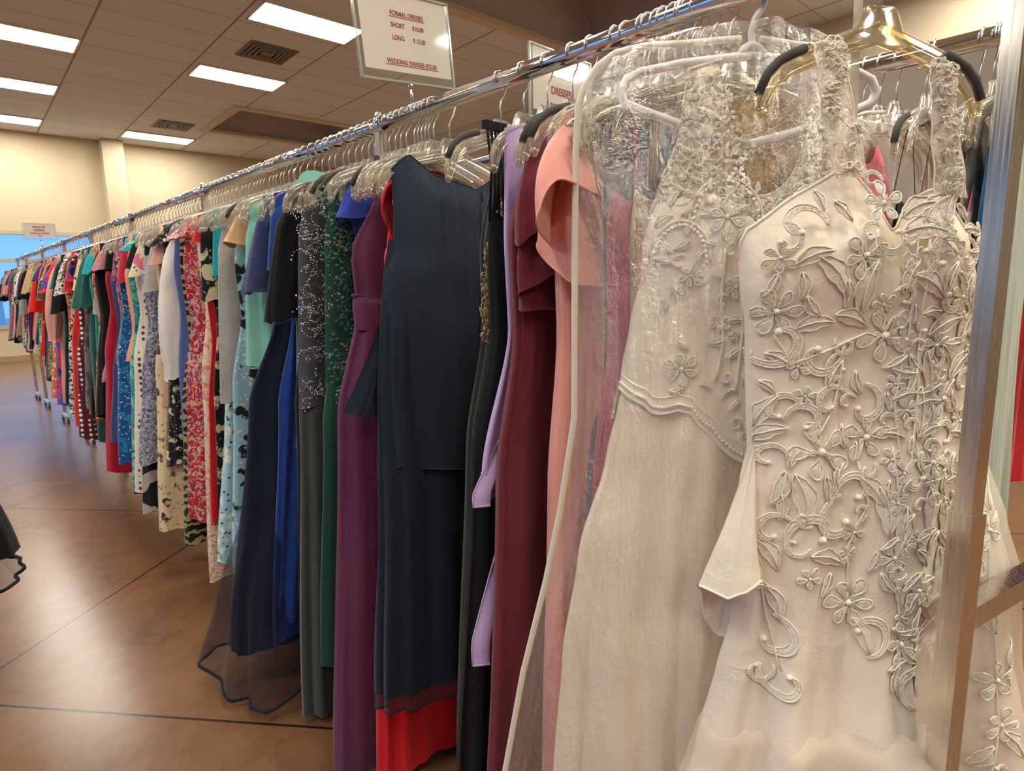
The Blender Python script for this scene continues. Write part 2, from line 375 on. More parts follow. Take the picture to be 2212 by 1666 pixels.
# ------------------------------------------------------------------ the racks
RX, RZ, RX2, RR = .95, CAM_H+.428, 1.47, .0180
joints = [.14, 1.45, 2.84, 4.08, 5.2, 6.3, 7.5, 8.7, 9.5]
def rack(y0, y1, rails, label, first=False, last=False):
    r = empty('clothing_rack', (rails[0], (y0+y1)/2, 0), 0, label=label, cat='clothing rack', group='chrome double clothing racks set end to end')
    ox, oy = rails[0], (y0+y1)/2
    L = lambda x, y, z: (x-ox, y-oy, z)
    for x in rails:
        m = MB(); m.tube([L(x, y0+.004, RZ), L(x, y1-.004, RZ)], RR, 20); m.build('rail', M['chrome'], r)
    for e, y in enumerate((y0, y1)):
        if e == 1 and not last: continue
        s_ = .02 if e == 0 else -.02; skew = -math.radians(14) if (first and e == 0) else 0
        w_ = (rails[-1]-rails[0]) or .5
        pts = []
        for k, x in enumerate(rails):
            xx = x if k == 0 else rails[0]+w_*math.cos(skew); yy = y+s_ if k == 0 else y+s_+w_*math.sin(skew)
            if first and e == 0: yy = yy-.027
            pts.append((xx, yy)); ztop = RZ-RR+.004 if not (first and e == 0) else RZ+.02
            m = MB(); m.box(L(xx, yy, (ztop+.8)/2), (.0115, .0115, (ztop-.8)/2), skew-math.radians(8 if first and e == 0 else 0)); m.build('post', M['brushed'], r, smooth=False)
            m = MB(); m.box(L(xx, yy, .53), (.0145, .0145, .435), skew-math.radians(8 if first and e == 0 else 0)); m.build('post_sleeve', M['brushed'], r, smooth=False)
            # clamp where the rail meets the post
            m = MB(); m.tube([L(xx, yy-.018, RZ), L(xx, yy+.018, RZ)], RR+.0045, 16); m.ball(L(xx-.004, yy, RZ+RR+.006), .010, 8, 6); m.build('clamp', M['chrome'], r)
            m = MB(); m.box(L(xx, yy, .055), (.0145, .17, .0145), 0); m.build('foot', M['brushed'], r, smooth=False)
            for q in (-1, 1):
                m = MB(); m.tube([L(xx-.010, yy+q*.15, .022), L(xx+.010, yy+q*.15, .022)], .022, 14); m.build('caster', M['grey_pad'], r)
        if len(pts) > 1:
            (xa, ya), (xb, yb) = pts; m = MB()
            m.box(L((xa+xb)/2, (ya+yb)/2, .815), (w_/2-.012, .013, .016), skew); m.build('crossbar', M['brushed'], r, smooth=False)
    return r
names = ['nearest chrome rack section, holding the wedding gowns, with square end post', 'second chrome rack section, behind the formal dresses price sign',
         'third chrome rack section, from the grey lace dress to the navy one', 'fourth chrome rack section, where the blue-grey floral dress hangs',
         'fifth chrome rack section, around the dark green sleeve', 'sixth chrome rack section, left of the black floral sleeves', 'seventh chrome rack section, under the small regular dresses sign', 'last chrome rack section, in front of the window wall']
for k in range(8): rack(joints[k], joints[k+1], (RX, RX2), names[k], first=(k == 0), last=(k == 7))
rack(-.65, 1.1, (2.12,), 'separate chrome rack at the right edge holding the wine and red satin dresses', last=True)
rack(2.2, 3.4, (-.255,), 'chrome rack beyond the left edge carrying the black sheer-hem dress', last=True)

# ------------------------------------------------------------------ hangers
def hook_pts():
    P = []; r0 = RR+.0022
    for k in range(14):
        a = math.radians(205-k*(205+35)/13); P.append((r0*math.cos(a), 0, r0*math.sin(a)))
    P += [(.012, 0, -.024), (.002, 0, -.038), (-.002, 0, -.052), (0, 0, -.066), (0, 0, -.095)]
    return P
def make_hanger(style='clear', half=.2):
    r = bpy.data.objects.new('clothes_hanger', None); COL.objects.link(r); r.empty_display_size = .03
    if style != 'white':
        m = MB(); m.tube(hook_pts(), .0017, 8); m.build('hook', M['steel_wire'], r)
        mat = M['amber'] if style == 'amber' else M['clear']
        m = MB(); k = half/.2
        # keystone block at the neck
        top = -.082; rows = []
        for z, w_ in ((top, .018), (top-.004, .024), (top-.03, .034), (top-.045, .05)):
            rows.append([(-w_, -.003, z), (w_, -.003, z), (w_, .003, z), (-w_, .003, z)])
        m.loft(rows); 
        for z, w_ in ((top, .018),): m.tube([(-w_, 0, z), (w_, 0, z)], .004, 8)
        for s_ in (-1, 1):
            m.tube([(s_*.018, 0, top), (s_*.024, 0, top-.006), (s_*.034, 0, top-.03), (s_*.05, 0, top-.042)], .004, 8)
            path = [(0, -.112), (.05, -.124), (.1, -.138), (.14, -.150), (.165, -.160), (.185, -.176), (.197, -.196), (.199, -.212)]
            up = [(x*k, z+.011) for x, z in path[:4]]+[(x*k+.006, z+.008) for x, z in path[4:-1]]+[(path[-1][0]*k+.005, path[-1][1])]
            lo = [(x*k, z-.011) for x, z in path[:4]]+[(x*k-.007, z-.008) for x, z in path[4:-1]]+[(path[-1][0]*k-.006, path[-1][1])]
            rows = [[(s_*a[0], -.0016, a[1]), (s_*a[0], .0016, a[1]), (s_*b[0], .0016, b[1]), (s_*b[0], -.0016, b[1])] for a, b in zip(up, lo)]
            m.loft(rows)
            m.tube([(s_*a[0], 0, a[1]) for a in up], .0042, 8); m.tube([(s_*a[0], 0, a[1]) for a in lo], .0036, 8)
            m.ball((s_*(path[-1][0]*k), 0, path[-1][1]-.002), .0085, 8, 6, (1, .6, 1))
        m.build('hanger_body', mat, r)
        if style in ('pad', 'amber'):
            for s_ in (-1, 1):
                m = MB(); m.tube([(s_*x*k, 0, z) for x, z in ((.128, -.134), (.15, -.141), (.172, -.150), (.192, -.166), (.206, -.19))], .0062, 8); m.build('shoulder_pad', M['grey_pad'], r)
    else:
        m = MB(); P = [(x*1.25, y, z*1.25+.004) for x, y, z in hook_pts()[:-1]]+[(0, 0, -.095)]; m.tube(P, .0048, 10); m.build('hook', M['white_plastic'], r)
        m = MB(); rr = .0068
        sh = [(x*.885, z) for x, z in [(0, -.095), (-.04, -.098), (-.12, -.106), (-.19, -.118), (-.215, -.128), (-.226, -.145), (-.218, -.162), (-.19, -.172), (-.08, -.205), (0, -.222)]]
        m.tube([(x, 0, z) for x, z in sh], rr, 12); m.tube([(-x, 0, z) for x, z in sh], rr, 12)
        m.tube([(-.02, 0, -.097), (-.012, 0, -.085), (0, 0, -.078), (.012, 0, -.085), (.02, 0, -.097)], .006, 10)
        for s_ in (-1, 1): m.tube([(s_*.105, 0, -.105), (s_*.108, 0, -.122), (s_*.118, 0, -.130), (s_*.125, 0, -.122)], .0038, 8)
        m.build('hanger_body', M['white_plastic'], r)
    return r
PROTO = {}
HC = [0]
def hanger(x, y, rz=0, style='clear', label=None, group='hangers hooked over the chrome rails', z=RZ, half=.2):
    key = (style, half)
    if key not in PROTO: r = make_hanger(style, half); PROTO[key] = r
    else:
        p = PROTO[key]; r = p.copy(); COL.objects.link(r)
        for ch in p.children:
            c = ch.copy(); COL.objects.link(c); c.parent = r
    r.location = (x, y, z); r.rotation_euler = (0, 0, rz)
    setmeta(r, label, 'hanger', group); return r

# ------------------------------------------------------------------ dresses
def foldfn(seed, n):
    rnd = random.Random(seed); ks = []
    for i in range(5):
        ks.append((max(2, round(n*rnd.uniform(.5, 1.6))), rnd.uniform(0, 6.3), rnd.uniform(.4, 1.0), rnd.uniform(-2.0, 2.0)))
    tot = sum(k[2] for k in ks)*.6
    def F(th, z): return sum(a*math.sin(k*th+p+q*z+.4*math.sin(3*z+p)) for k, p, a, q in ks)/tot
    return F
def surf(prof, zt_f, zt_b, hem_f, A, seed, nf=9, sharp=.85, xref=None, fine_k=1.0):
    """prof: (z, xl, xr, d); A: (z, amplitude); returns P(theta, t) and S(x, z) on the front"""
    F1 = foldfn(seed, nf); F2 = foldfn(seed+50, nf*2.6); xl0, xr0 = (xref or prof[0][1:3])
    F = lambda th, z: F1(th, z)+.35*F2(th, z)*fine_k
    def at(th, z, lip=1.0):
        xl, xr, d = interp(prof, z); a = interp(A, z)[0]; xc, hw = (xl+xr)/2, (xr-xl)/2
        c, s_ = math.cos(th), math.sin(th); cx = math.copysign(abs(c)**.92, c); sy = math.copysign(abs(s_)**sharp, s_)
        x, y = xc+hw*cx, d*sy*lip; nx, ny = c*d, s_*hw; nl = math.hypot(nx, ny)+1e-9; f = F(th, z)*a*lip
        return (x+f*nx/nl, y+f*ny/nl, z)
    def P(th, t):
        c = math.cos(th); x0 = (xl0+xr0)/2+(xr0-xl0)/2*c
        zt = zt_f(x0) if math.sin(th) < 0 else zt_b(x0)
        if abs(math.sin(th)) < .25:
            k = (math.sin(th)+.25)/.5; zt = zt_f(x0)*(1-k)+zt_b(x0)*k
        zh = hem_f(th); z = zt+(zh-zt)*t; return at(th, z, min(1, .25+t/.10) if t < .075 else 1.0)
    def S(x, z, off=0.0):
        xl, xr, d = interp(prof, z); xc, hw = (xl+xr)/2, (xr-xl)/2; c = max(-.985, min(.985, (x-xc)/hw)); c = math.copysign(abs(c)**(1/.92), c)
        th = -math.acos(c); p = Vector(at(th, z)); q = Vector(at(th+.03, z)); r = Vector(at(th, z-.004))
        n = (q-p).cross(r-p)
        if n.y > 0: n = -n
        n.normalize(); return p+n*off
    return P, S
def body_mesh(name, P, mat, parent, N=56, Mr=34, t0=0.0, t1=1.0):
    mb = MB(); rows = []
    for j in range(Mr+1):
        t = t0+(t1-t0)*(j/Mr)**1.15
        rows.append([P(2*PI*i/N, t) for i in range(N)])
    mb.loft(rows); o = mb.build(name, mat, parent); return o
def neckline(zs, nw, dip, slope, vee=False, xc=0.0):
    def f(x):
        a = abs(x-xc)
        if a >= nw: return zs-slope*(a-nw)
        u = a/nw; return zs-dip*((1-u) if vee else math.sqrt(max(0, 1-u*u)))
    return f
def sleeve(side, x0, z0, xt, zt, r0, r1, d0, d1, mat, parent, seed=0, wave=.006, puff=0, n=24, m=12, nf=5):
    """x0,z0 shoulder point; xt,zt the outer corner of the cuff"""
    mb = MB(); rows = []; F = foldfn(seed, nf)
    for j in range(m+1):
        t = j/m; L = (t**.75)
        cx = x0+(xt-r1-x0)*(L) if xt-r1 > x0 else x0+(xt-r1-x0)*t
        cz = z0+(zt-z0)*t; rx = r0+(r1-r0)*t; dd = d0+(d1-d0)*t
        if puff: rx += puff*math.sin(PI*min(1, t*1.0))**1.0*(1 if t < .9 else .3); 
        k = min(1, .15+t*5); row = []
        for i in range(n):
            th = 2*PI*i/n; f = F(th, cz)*wave*(.3+t)
            row.append((side*(cx+(rx+f)*math.cos(th)*(.6+.4*k)), (dd+f*.7)*math.sin(th)*k, cz+.02*(1-t)*(-math.cos(th))-(.012*math.cos(th)*t)+f*.5*t))
        rows.append(row)
    mb.loft(rows); mb.tube([tuple(p) for p in rows[-1]]+[rows[-1][0]], .0018, 5, cap=False); return mb.build('sleeve', mat, parent)
def hem_cord(P, parent, mat, r=.0025, t=1.0, N=90, name='hem'):
    mb = MB(); mb.tube([P(2*PI*i/N, t) for i in range(N+1)], r, 6, cap=False); return mb.build(name, mat, parent)
def dress(name, y, mid, hem, zhem, mat, short, label, sh=None, style='sleeveless', tip=None, seed=None, depth=.035, hemd=None, neck=.075, dip=.05, bdip=.03, vee=False,
          smat=None, x=RX, rz=0.0, nf=9, amp=.012, xo=0.0, waist=None, skirt_mat=None, waist_z=None, group='dresses packed along the long chrome rack', hstyle='clear', N=84, Mr=34,
          top=-.125, cat='dress', hang=True, straps_w=.008, hz=None, hemslope=0.0, zrail=RZ, hemcord=True):
    seed = seed if seed is not None else int(y*1000)
    r = empty(name, (x, y, zrail), rz, label=label, cat=cat, group=group)
    sh = sh if sh is not None else min(.185, mid+.0); hemd = hemd or depth*1.5
    body_d = depth
    if style == 'strap':
        tz = -.27; zf = neckline(tz, sh*.9, .03, .12); zb = neckline(tz-.01, sh*.9, .03, .12)
        prof = [(tz, -sh*.92, sh*.92, body_d*.8)]
    else:
        zf = neckline(top, neck, dip, .28, vee, xo); zb = neckline(top, neck, bdip, .28, False, xo)
        prof = [(top-.03, -sh, sh, body_d*.55), (-.20, -sh, sh, body_d*.8)]
    wz = waist if waist is not None else -.52
    prof += [(-.34, -mid*.98, mid*.98, body_d), (wz, -mid*.94, mid*.94, body_d*.95)]
    mids = mid+(hem-mid)*.42
    if wz-.25 > zhem+.1: prof += [(wz-.25, -mids, mids, body_d+(hemd-body_d)*.4)]
    prof += [(zhem, -hem, hem, hemd)]
    prof = [(a, b+xo, c+xo, d) for a, b, c, d in prof]
    rnd = random.Random(seed+5); p1, p2 = rnd.uniform(0, 6), rnd.uniform(0, 6)
    hemf = lambda th: zhem+.012*math.sin(2*th+p1)+.007*math.sin(5*th+p2)+hemslope*math.cos(th)
    A = [(-.2, amp*.12), (wz, amp*.35), (zhem, amp)]
    P, S = surf(prof, zf, zb, hemf, A, seed, nf, xref=(prof[0][1], prof[0][2]))
    if skirt_mat is not None and waist_z is not None:
        tw = (waist_z-top)/(zhem-top)
        body_mesh('bodice', P, mat, r, N, max(10, Mr//3), 0, tw); body_mesh('skirt', P, skirt_mat, r, N, Mr, tw-.004, 1)
    else: body_mesh('dress_body', P, mat, r, N, Mr)
    if hemcord: hem_cord(P, r, skirt_mat or mat, .0020, N=N)
    sm = smat or mat
    if style == 'strap':
        for s_ in (-1, 1):
            m = MB(); xs = s_*sh*.62
            for yy in (-.006, .006): m.tube([(xs*.9+xo, 0, -.142), (xs*.97+xo, yy*.8, -.16), (xs+xo, yy*2, -.22), (xs*1.02+xo, yy*3, -.275)], straps_w/2, 6, sx=.3)
            m.build('strap', sm, r)
    if tip and style not in ('strap', 'sleeveless'):
        xt, zt = tip; ln = top-zt
        cfg = {'cap': (.05, .055, .018, .026, .006, 0), 'flutter': (.04, .085, .016, .04, .016, 0), 'elbow': (.06, .068, .022, .034, .006, 0), 'long': (.055, .042, .024, .026, .005, 0), 'bell': (.055, .08, .02, .045, .012, 0),
               'puff': (.05, .03, .024, .026, .008, .03)}[style]
        for s_ in (-1, 1):
            sleeve(s_, sh-.045, top-.035, xt, zt, cfg[0], cfg[1], max(cfg[2], depth*.7), max(cfg[3], depth*.85), sm, r, seed+s_, cfg[4], cfg[5])
    if hang: hanger(x, y, rz, hstyle, 'hanger carrying the '+short, half=max(.15, min(.2, sh+.01)) if style != 'strap' else .18, z=zrail)
    return r, P, S

# ------------------------------------------------------------------ cloths
F_ = fabric
K = {}
K['coral'] = F_('coral_crepe', '#e6a094', wr=3, dr=.6); K['maroon'] = F_('maroon_chiffon', '#6b2631', k=1.0, sheen=.15)
K['lilac'] = F_('lilac_chiffon', '#c4aad6'); K['black'] = F_('black_crepe', '#101011', sheen=.08); K['blackgreen'] = F_('black_velvet', '#23261f', sheen=.3)
K['navy'] = F_('navy_linen', '#222c3b', sheen=.2); K['navysk'] = F_('navy_chiffon', '#1a2432', sheen=.15); K['navysheer'] = F_('navy_sheer', '#1c2331', alpha=.6)
K['red'] = F_('red_chiffon', '#d8121a', k=1.1); K['rust'] = F_('rust_cloth', '#b8552e'); K['cobalt'] = lace('cobalt_lace', '#2c4bb4', 70, .4, holes=.85)
K['plum'] = F_('plum_jersey', '#683455', sheen=.2); K['green'] = sequin('green_beaded_mesh', '#173f33', '#2f7a66', 120, .52); K['greensk'] = F_('bottle_green_chiffon', '#1d4a3c')
K['char'] = sequin('charcoal_beaded_mesh', '#4b4b50', '#7d8796', 150, .50); K['charsk'] = F_('charcoal_chiffon', '#444845')
K['royal'] = F_('royal_blue_jersey', '#1d3f8e', k=.95); K['navylace'] = lace('navy_lace', '#2b3566', 60, .45, holes=.8); K['inkblue'] = F_('ink_blue_cloth', '#10182a', sheen=.1)
K['tulle'] = F_('navy_tulle', '#191c30', alpha=.42, sheen=.1); K['mint'] = F_('mint_jersey', '#8fd3c2'); K['greyg'] = F_('warm_grey_chiffon', '#8a827e')
K['tan'] = F_('camel_cloth', '#cfa377'); K['grlace'] = lace('grey_lace', '#bcb5ae', 60, .45, holes=.9)
K['bluef'] = F_('sky_floral', '#a8d0dd', 'floral', '#f1eee2', '#2b2a2c', 22); K['bluef2'] = F_('sky_floral_black', '#9ccadb', 'floral', '#20211f', '#f3efe2', 20)
K['teal'] = F_('teal_jersey', '#1fa6b0'); K['blackfl'] = F_('black_floral', '#121212', 'floral', '#cfc39a', '#7c7a52', 17)
K['redy'] = F_('scarlet_cloth', '#cf1520'); K['creampk'] = F_('cream_pink_print', '#ecd2b8', 'paisley', '#d79a82', '#f3e6d2', 30)
K['redfl'] = F_('red_ditsy_floral', '#c9202c', 'paisley', '#efc3b2', '#75609a', 52); K['zebra'] = F_('olive_zebra', '#16160f', 'bands', '#a9a16a', scale=9)
K['peri'] = F_('periwinkle_cloth', '#6172b4'); K['white'] = F_('white_chiffon', '#efe8df'); K['blkcap'] = F_('black_cream_floral', '#15151a', 'floral', '#e4d8ae', '#a39670', 26)
K['creamfl'] = F_('cream_floral', '#e6cda2', 'floral', '#3a352b', '#c49a6c', 16); K['bluegrey'] = F_('blue_grey_ditsy', '#8b93ad', 'paisley', '#4d5472', '#d9c9cb', 62)
K['blkgrey'] = F_('grey_black_block', '#b7b0a5', 'bands', '#111111', scale=2.2); K['polka'] = F_('cream_brown_dots', '#efe2cf', 'dots', '#5d4436', scale=34)
K['tealtr'] = F_('teal_leaf_print', '#199aa6', 'paisley', '#7ad0a6', '#0a5f75', 14); K['peach'] = F_('peach_cloth', '#f4a27c'); K['bluetr'] = F_('blue_tropical', '#14599a', 'floral', '#2d8fb5', '#d9d5c0', 24)
K['mauve'] = F_('mauve_print', '#a34d6c', 'paisley', '#5b2b44', '#d58a8a', 24); K['navy3'] = F_('indigo_cloth', '#2c3c6e'); K['crimson'] = F_('crimson_cloth', '#b8182f')
K['orange'] = F_('orange_leaf_print', '#e0552a', 'paisley', '#f4b14a', '#7c1f24', 22); K['dkgreen'] = F_('forest_green_knit', '#1f5a50'); K['grey3'] = F_('dark_grey_knit', '#3c403d', 'paisley', '#6d706a', scale=8)
K['polka2'] = F_('maroon_white_dots', '#5c1226', 'dots', '#f3ece4', scale=30); K['redb'] = F_('bright_red_cloth', '#e1261c'); K['blkwhite'] = F_('black_white_print', '#131313', 'paisley', '#e9e4da', scale=40)
K['purple'] = F_('purple_cloth', '#5a1f74'); K['orangef'] = F_('orange_blossom_print', '#e56a34', 'floral', '#f6d7b0', '#a92a2a', 24); K['olive'] = F_('olive_print', '#5b4a26', 'paisley', '#b79c55', '#2a1c10', 24)
K['blush'] = F_('blush_cloth', '#d9a592'); K['vivid'] = F_('pink_blue_print', '#2257b4', 'paisley', '#e4275b', '#12204e', 9); K['lime'] = F_('lime_lace_print', '#8fdc7a', 'paisley', '#2e5a34', scale=40)
K['sage'] = F_('sage_cloth', '#aab5a0'); K['pinktulle'] = F_('hot_pink_tulle', '#ea2a63', k=1.0); K['peacock'] = F_('peacock_blue_cloth', '#0d5f92', k=1.0); K['wine'] = F_('wine_velvet', '#571333')
K['redsatin'] = F_('red_satin', '#c3141f', rough=.35, spec=.6); K['gold'] = lace('gold_fuzzy_lace', '#d2a64c', 60, .5, holes=.8); K['champ'] = F_('champagne_satin', '#dcc6a4', rough=.5); K['magenta'] = F_('magenta_cloth', '#c81f6e')
K['rose'] = F_('dusty_rose_satin', '#b9797b', rough=.55); K['slate'] = F_('slate_satin', '#4a4f6c', rough=.4); K['paleprint'] = F_('pale_tropical_print', '#e8d6b8', 'floral', '#e0708a', '#2f8f6a', 12); K['whitelilac'] = F_('white_lilac_satin', '#ddd3de', rough=.5)
K['ivory'] = F_('ivory_satin', '#efe3d0', rough=.55, sheen=.15, weave=.4, k=1.0); K['ivory_chiffon'] = F_('ivory_chiffon', '#efe2cc', sheen=.2, weave=.5); K['ivory_tulle'] = F_('ivory_tulle', '#f3e8d8', alpha=.38, sheen=.1, weave=.2)
K['applique'] = fabric('ivory_embroidery', '#f6ecd9', sheen=.1, rough=.5, weave=6, spec=.6); K['beadlace'] = lace('beaded_ivory_lace', '#efe2cb', 75, .5, holes=.45); K['sheerlace'] = lace('sheer_ivory_lace', '#efe1c8', 60, .47, holes=.42)
K['pearl'] = simple('pearl', '#fbf3e4', .2, 0.0, Coat_Weight=.6)
K['bluegem'] = simple('silver_beads', '#cfcfd4', .12, .9)

# ------------------------------------------------------------------ embroidery
def flower(S, mb, x, z, r, rot=0.0, n=5, cord=.0013):
    for k in range(n):
        a = rot+2*PI*k/n; rr = r*(1 if k % 2 == 0 else .86); pts = []
        for i in range(13):
            u = i/12; ang = (u-.5)*1.12*(1 if True else 0); l = math.sin(PI*min(1, max(0, u)))**.55
            rad = rr*(.22+.78*l)*(1+.05*math.cos(9*u)); pts.append((x+rad*math.cos(a+ang*l**.4*.95), z+rad*math.sin(a+ang*l**.4*.95)))
        petal(S, mb, pts, (x+.6*rr*math.cos(a), z+.6*rr*math.sin(a)), cord, .0035)
    mb.ball(S(x, z, .0035), r*.13, 8, 5)
def petal(S, mb, pts, c, cord, dome):
    n = len(pts); b = len(mb.v); rings = ((1.0, .0014), (.72, dome*.75), (.42, dome), (.15, dome*.8))
    for q, (k, h) in enumerate(rings):
        for i, p in enumerate(pts):
            hh = h*(1+.28*(-1)**i*(1 if q in (1, 2) else 0)); mb.v.append(tuple(S(c[0]+(p[0]-c[0])*k, c[1]+(p[1]-c[1])*k, hh)))
    mb.v.append(tuple(S(c[0], c[1], dome*.9)))
    for q in range(3):
        for i in range(n): i2 = (i+1) % n; mb.f.append((b+q*n+i, b+q*n+i2, b+(q+1)*n+i2, b+(q+1)*n+i))
    for i in range(n): mb.f.append((b+3*n+i, b+3*n+(i+1) % n, b+4*n))
    mb.tube([S(p[0], p[1], .0026) for p in pts]+[S(pts[0][0], pts[0][1], .0026)], cord, 5, cap=False)
def leaf(S, mb, x, z, ln, deg, cord=.0012):
    a = math.radians(deg); ca, sa = math.cos(a), math.sin(a); pts = []
    for side in (1, -1):
        rng = range(0, 9) if side == 1 else range(8, -1, -1)
        for i in rng:
            u = i/8; w_ = side*ln*.19*math.sin(PI*u**.8)*(1+.12*math.sin(18*u)); l = (u-.5)*ln; cv = .10*ln*math.sin(PI*u)
            pts.append((x+ca*l-sa*(w_+cv), z+sa*l+ca*(w_+cv)))
    petal(S, mb, pts, (x-sa*.1*ln, z+ca*.1*ln), cord, .003)
    mb.tube([S(x+ca*l*ln-sa*.1*ln*math.sin(PI*(l+.5)), z+sa*l*ln+ca*.1*ln*math.sin(PI*(l+.5)), .0042) for l in (-.5, -.25, 0, .25, .45)], cord*.9, 5)
def scroll(S, mb, x, z, r, deg, hand=1, cord=.0013):
    pts = []; N = 26
    for i in range(N+1):
        u = i/N; a = math.radians(deg)+hand*(u*4.6); rad = r*(1.15-.85*u)
        pts.append((x+rad*math.cos(a), z+rad*math.sin(a), a, u))
    inn, out = [], []
    for px, pz, a, u in pts:
        w_ = r*(.06+.26*math.sin(PI*min(1, u*1.02))**.8)*(1 if u < .85 else 1.1)
        out.append((px+w_*.5*math.cos(a), pz+w_*.5*math.sin(a))); inn.append((px-w_*.5*math.cos(a), pz-w_*.5*math.sin(a)))
    b = len(mb.v); n = len(out)
    for o_, i_ in zip(out, inn):
        mb.v += [tuple(S(o_[0], o_[1], .0012)), tuple(S((o_[0]+i_[0])/2, (o_[1]+i_[1])/2, .0040)), tuple(S(i_[0], i_[1], .0012))]
    for k in range(n-1):
        for q in (0, 1): mb.f.append((b+3*k+q, b+3*k+q+1, b+3*k+q+4, b+3*k+q+3))
    mb.tube([S(p[0], p[1], .0026) for p in out], cord, 6); mb.tube([S(p[0], p[1], .0026) for p in inn], cord, 6)
    e = pts[-1]; mb.ball(S(e[0], e[1], .003), r*.16, 8, 5)
    for k in range(2, n-2, 2): mb.ball(S((out[k][0]+inn[k][0])/2, (out[k][1]+inn[k][1])/2, .0044), .0011, 5, 3)
def stem(S, mb, pts, cord=.0016):
    P = []
    for a, b in zip(pts, pts[1:]):
        for k in range(5): P.append(S(a[0]+(b[0]-a[0])*k/5, a[1]+(b[1]-a[1])*k/5, .0026))
    P.append(S(pts[-1][0], pts[-1][1], .0026)); mb.tube(P, cord, 6)
AFL = [(-0.144,-0.469,0.029),(0.007,-0.505,0.037),(-0.013,-0.334,0.026),(-0.04,-0.399,0.028),(-0.076,-0.662,0.04),(-0.008,-0.646,0.032),(0.122,-0.456,0.021),(0.109,-0.597,0.027),(0.095,-0.687,0.025),(-0.024,-0.885,0.035),(0.059,-0.955,0.03),(0.085,-0.877,0.024),(0.037,-0.82,0.023),(0.087,-0.521,0.019),(0.152,-0.634,0.02),(-0.147,-0.4,0.02),(0.073,-0.378,0.022)]
ALV = [(-0.027,-0.44,0.058,80),(-0.08,-0.426,0.056,-50),(-0.045,-0.484,0.044,-20),(-0.106,-0.401,0.041,20),(-0.145,-0.604,0.043,60),(-0.142,-0.638,0.043,20),(-0.102,-0.73,0.06,-80),(-0.131,-0.714,0.043,-110),(-0.094,-0.489,0.043,10),(0.02,-0.753,0.062,-80),(0.045,-0.784,0.063,-100),(0.002,-0.723,0.046,-50),(-0.059,-0.819,0.046,-20),(-0.13,-0.885,0.045,-70),(-0.14,-0.811,0.044,-60),(0.088,-1.002,0.058,-100),(-0.005,-0.936,0.047,-70),(0.04,-0.342,0.05,20),(0.069,-0.34,0.05,35),(0.094,-0.338,0.05,60),(0.046,-0.372,0.059,0),(0.061,-0.442,0.052,-30),(0.103,-0.495,0.053,20),(0.146,-0.497,0.047,60),(0.142,-0.551,0.047,40),(0.079,-0.561,0.054,-80),(0.069,-0.616,0.062,-90),(0.094,-0.759,0.056,-90),(0.131,-0.777,0.057,-80),(0.136,-0.852,0.049,-90),(0.122,-0.927,0.041,-50),(-0.061,-0.555,0.036,60),(0.03,-0.428,0.037,70)]
ASC = [(-0.123,-0.362,0.024,0,1),(-0.142,-0.38,0.018,90,-1),(-0.137,-0.507,0.031,200,1),(-0.085,-0.528,0.026,20,-1),(-0.055,-0.549,0.018,90,1),(-0.13,-0.605,0.022,0,1),(-0.097,-0.62,0.022,180,-1),(-0.066,-0.595,0.02,30,1),(-0.014,-0.604,0.025,90,-1),(-0.141,-0.671,0.018,0,1),(-0.021,-0.722,0.026,200,-1),(-0.044,-0.763,0.029,90,1),(-0.08,-0.781,0.031,230,-1),(-0.136,-0.776,0.022,30,1),(-0.132,-0.937,0.028,90,-1),(-0.118,-0.992,0.026,150,1),(-0.150,-0.985,0.018,20,-1),(0.075,-0.403,0.026,0,1),(0.124,-0.404,0.019,90,-1),(0.046,-0.403,0.022,200,1),(0.099,-0.455,0.023,60,-1),(0.152,-0.579,0.018,0,1),(0.119,-0.653,0.02,180,-1),(0.002,-0.93,0.027,270,1),(0.089,-1.018,0.028,250,-1),(0.065,-0.494,0.018,0,1),(0.07,-0.707,0.021,90,1),(-0.023,-0.305,0.012,0,1),(0.0,-0.377,0.02,160,1)]

# ------------------------------------------------------------------ wedding gown with the embroidered bodice (nearest)
PH = math.radians(35)
r = empty('wedding_dress', (.95, .28, RZ), -PH, label='ivory wedding dress with embroidered scrolls and sweetheart bust, nearest on the rack', cat='wedding dress', group='ivory wedding gowns')
prof = [(-.29, -.160, .150, .030), (-.33, -.176, .160, .045), (-.38, -.182, .168, .058), (-.43, -.180, .178, .056), (-.49, -.169, .184, .046), (-.55, -.166, .188, .042), (-.62, -.161, .190, .042), (-.66, -.157, .194, .045),
        (-.71, -.166, .194, .05), (-.82, -.166, .175, .052), (-.92, -.168, .163, .055), (-1.0, -.182, .163, .062), (-1.12, -.203, .172, .08), (-1.3, -.25, .22, .10), (-1.6, -.33, .30, .13)]
def ztA(x):
    P = [(-.2, -.372), (-.169, -.358), (-.118, -.322), (-.052, -.286), (-.03, -.284), (.0, -.315), (.026, -.362), (.034, -.368), (.045, -.345), (.066, -.322), (.098, -.310), (.13, -.328), (.155, -.36), (.2, -.39)]
    for a, b in zip(P, P[1:]):
        if x <= b[0]: return a[1]+(b[1]-a[1])*max(0, (x-a[0]))/(b[0]-a[0])
    return P[-1][1]
PA, SA_ = surf(prof, ztA, lambda x: -.40, lambda th: -1.6+.01*math.sin(3*th), [(-.3, .0), (-.5, .002), (-.9, .005), (-1.1, .018), (-1.6, .042)], 11, 7, xref=(-.18, .17))
body_mesh('dress_body', PA, K['ivory'], r, 128, 80)
def SAc(x, z, off=0.0):     # bust cups bulge towards the viewer
    return SA_(x, z, off)
hem_cord(PA, r, K['applique'], .0022, 0.0, 128, 'bust_trim')
mb = MB()
for i, (x, z, s) in enumerate(AFL): flower(SAc, mb, x, z, s*1.12, i*.8, 5 if i % 3 else 6); flower(SAc, mb, x, z, s*.45, i*.5, 5, .0009)
